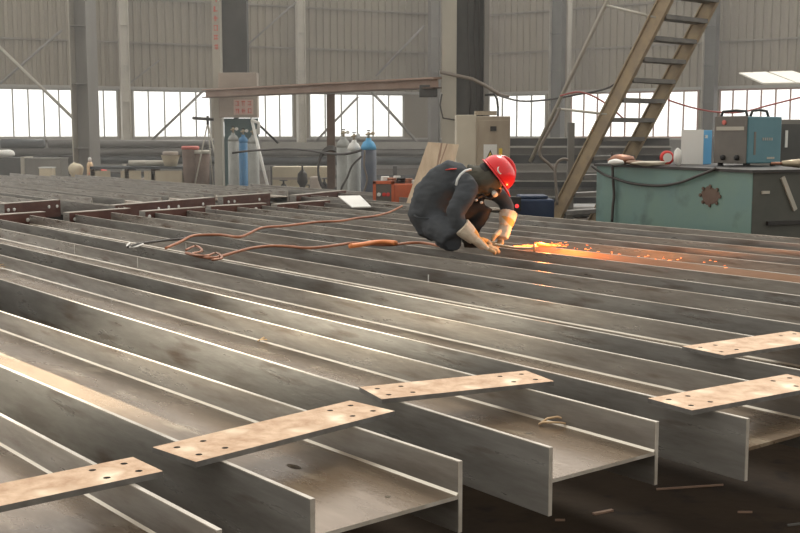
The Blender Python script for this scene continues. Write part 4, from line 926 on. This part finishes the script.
blob('red_bag', 'red bag right of the slim canister beyond the beams', 'bag', 100, 175, 28.5, .22, (1.1, .7, .55), 'red', 14, z=.45)
wb = thing('long_bench', 'long bench with cream side panels beyond the beams, left of the narrow column', 'bench', (at(158, 135, 27.5).x, 27.5, 0))
b = MB(); b.box(-1.6, .75, -.35, .35, .74, .80, 'blued'); b.build('top', wb)
for x in (-1.2, -.45, .12, .62): b = MB(); b.box(x - .42, x + .08, -.30, -.28, .25, .70, 'cream'); b.build('side_panel', wb)
for x in (-1.55, -.72, -.08, .68): b = MB(); b.box(x - .05, x + .05, -.3, .3, 0, .74, 'rustpost'); b.build('leg', wb)
bk = thing('basin', 'cream flared basin standing on the long bench', 'basin', (*at(170, 135, 27.4).xy, .80))
b = MB(); b.lathe([(.15, 0), (.19, .15), (.23, .26), (.24, .27), (.22, .25), (.14, .02)], 'cream', 20); b.build('bowl', bk, smooth=True)
b = MB(); b.lathe([(.19, .25), (.19, .34), (.17, .36)], 'boxpink', 18); b.build('contents', bk, smooth=True)
for k, (px, m) in enumerate(((137, 'light_paint'), (155, 'light_paint'))):
    b = MB(); p = at(px, 135, 27.6); b.tube([(p.x - .22, 27.6, .87), (p.x + .22, 27.6, .87)], .07, m, 12); tag(recentre(b.build('short_pipe', smooth=True)), ['short pale pipe lying on the left of the long bench', 'short pale pipe lying mid way on the long bench'][k], 'pipe')
for k, (px, h, m, lab) in enumerate(((190, 1.30, 'rustpost', 'dark brown upright bin with a red rim left of the narrow column'), (201, 1.20, 'rustpost', 'brown upright bin nearest the narrow column'))):
    p = at(px, 135, 26.6); t = thing('bin', lab, 'bin', (p.x, p.y, 0)); b = MB(); b.lathe([(.13, 0), (.16, .02), (.20, h - .08)], m, 16); b.build('body', t, smooth=True)
    b = MB(); b.lathe([(.205, h - .08), (.215, h - .02), (.19, h)], 'signred' if k == 0 else 'light_paint', 16); b.build('rim', t, smooth=True)
# centre low bench with cream back and dark valves
cbn = thing('storage_case', 'cream case with dark fittings on it, between the two groups of cylinders', 'case', (*at(299, 135, 25.5).xy, 0))
b = MB(); b.box(-.62, .64, 0, .5, .0, .84, 'cream'); b.build('body', cbn, bevel=.01)
b = MB(); b.box(-.62, .64, -.01, .01, .55, .60, 'boxpink'); b.build('seam', cbn)
for k, (px, hgt, rr_) in enumerate(((283, .55, .09), (302, .88, .13), (309, .45, .10), (324, .60, .08))):
    p = at(px, 135, 24.7); t = thing('valve', ['small dark valve standing left in front of the cream case', 'tall dark valve in the middle in front of the cream case', 'low dark valve right of the tall one', 'dark valve at the right end of the cream case'][k], 'valve', (p.x, p.y, 0), 0, 'dark valves before the cream case')
    b = MB(); b.lathe([(rr_, 0), (rr_, .04), (rr_ * .5, .08), (rr_ * .5, hgt * .5), (rr_ * .9, hgt * .6), (rr_ * .8, hgt * .8), (.03, hgt * .9)], 'darkmetal', 14); b.build('body', t, smooth=True)
    b = MB(); b.lathe([(.02, hgt * .88), (.02, hgt), (.09, hgt + .005), (.09, hgt + .02)], 'darkmetal', 12); b.build('handwheel', t)
b = MB(); p = at(322, 135, 24.5); b.lathe([(.11, 0), (.13, .03), (.13, .62), (.10, .66)], 'boxpink', 16, (p.x - .15, p.y, 0)); tag(recentre(b.build('drum', smooth=True)), 'dusty beige drum in front of the cream case', 'drum')
# scraps on the floor at the lower right
for k, (px, py, l, a) in enumerate(((690, 487, .16, .2), (603, 512, .05, .5), (745, 512, .03, 0), (798, 524, .05, .3), (560, 520, .02, 0))):
    p = onz(px, py, .004); b = MB(); d_ = Vector((math.cos(a), math.sin(a), 0)) * l; b.bar(p - d_, p + d_, .006 + .01 * (k == 1), .008, 'stain' if k != 3 else 'plate_side')
    tag(recentre(b.build('metal_offcut')), ['long thin metal strip on the dark floor at the lower right', 'dark metal lump on the floor at the bottom centre', 'tiny metal chip on the floor right of the dark lump', 'pale chip on the floor at the lower right corner', 'tiny chip on the floor left of the dark lump'][k], 'metal scrap', 'scraps on the floor')

# ------------------------------------------------------------------ haze in the hall
if HAZE:
    hm_ = bpy.data.materials.new('welding_haze'); hm_.use_nodes = True; ht = hm_.node_tree; ht.nodes.clear()
    ho = ht.nodes.new('ShaderNodeOutputMaterial'); hv = ht.nodes.new('ShaderNodeVolumeScatter'); hv.inputs['Density'].default_value = HAZE; hv.inputs['Color'].default_value = (1, .98, .95, 1); hv.inputs['Anisotropy'].default_value = .3
    ht.links.new(hv.outputs[0], ho.inputs['Volume'])
    M['haze'] = hm_; b = MB(); b.box(-33, 30, 13.5, 38, .01, 11.5, 'haze'); tag(b.build('haze'), 'thin whitish welding haze filling the back of the hall', 'haze', kind='stuff')
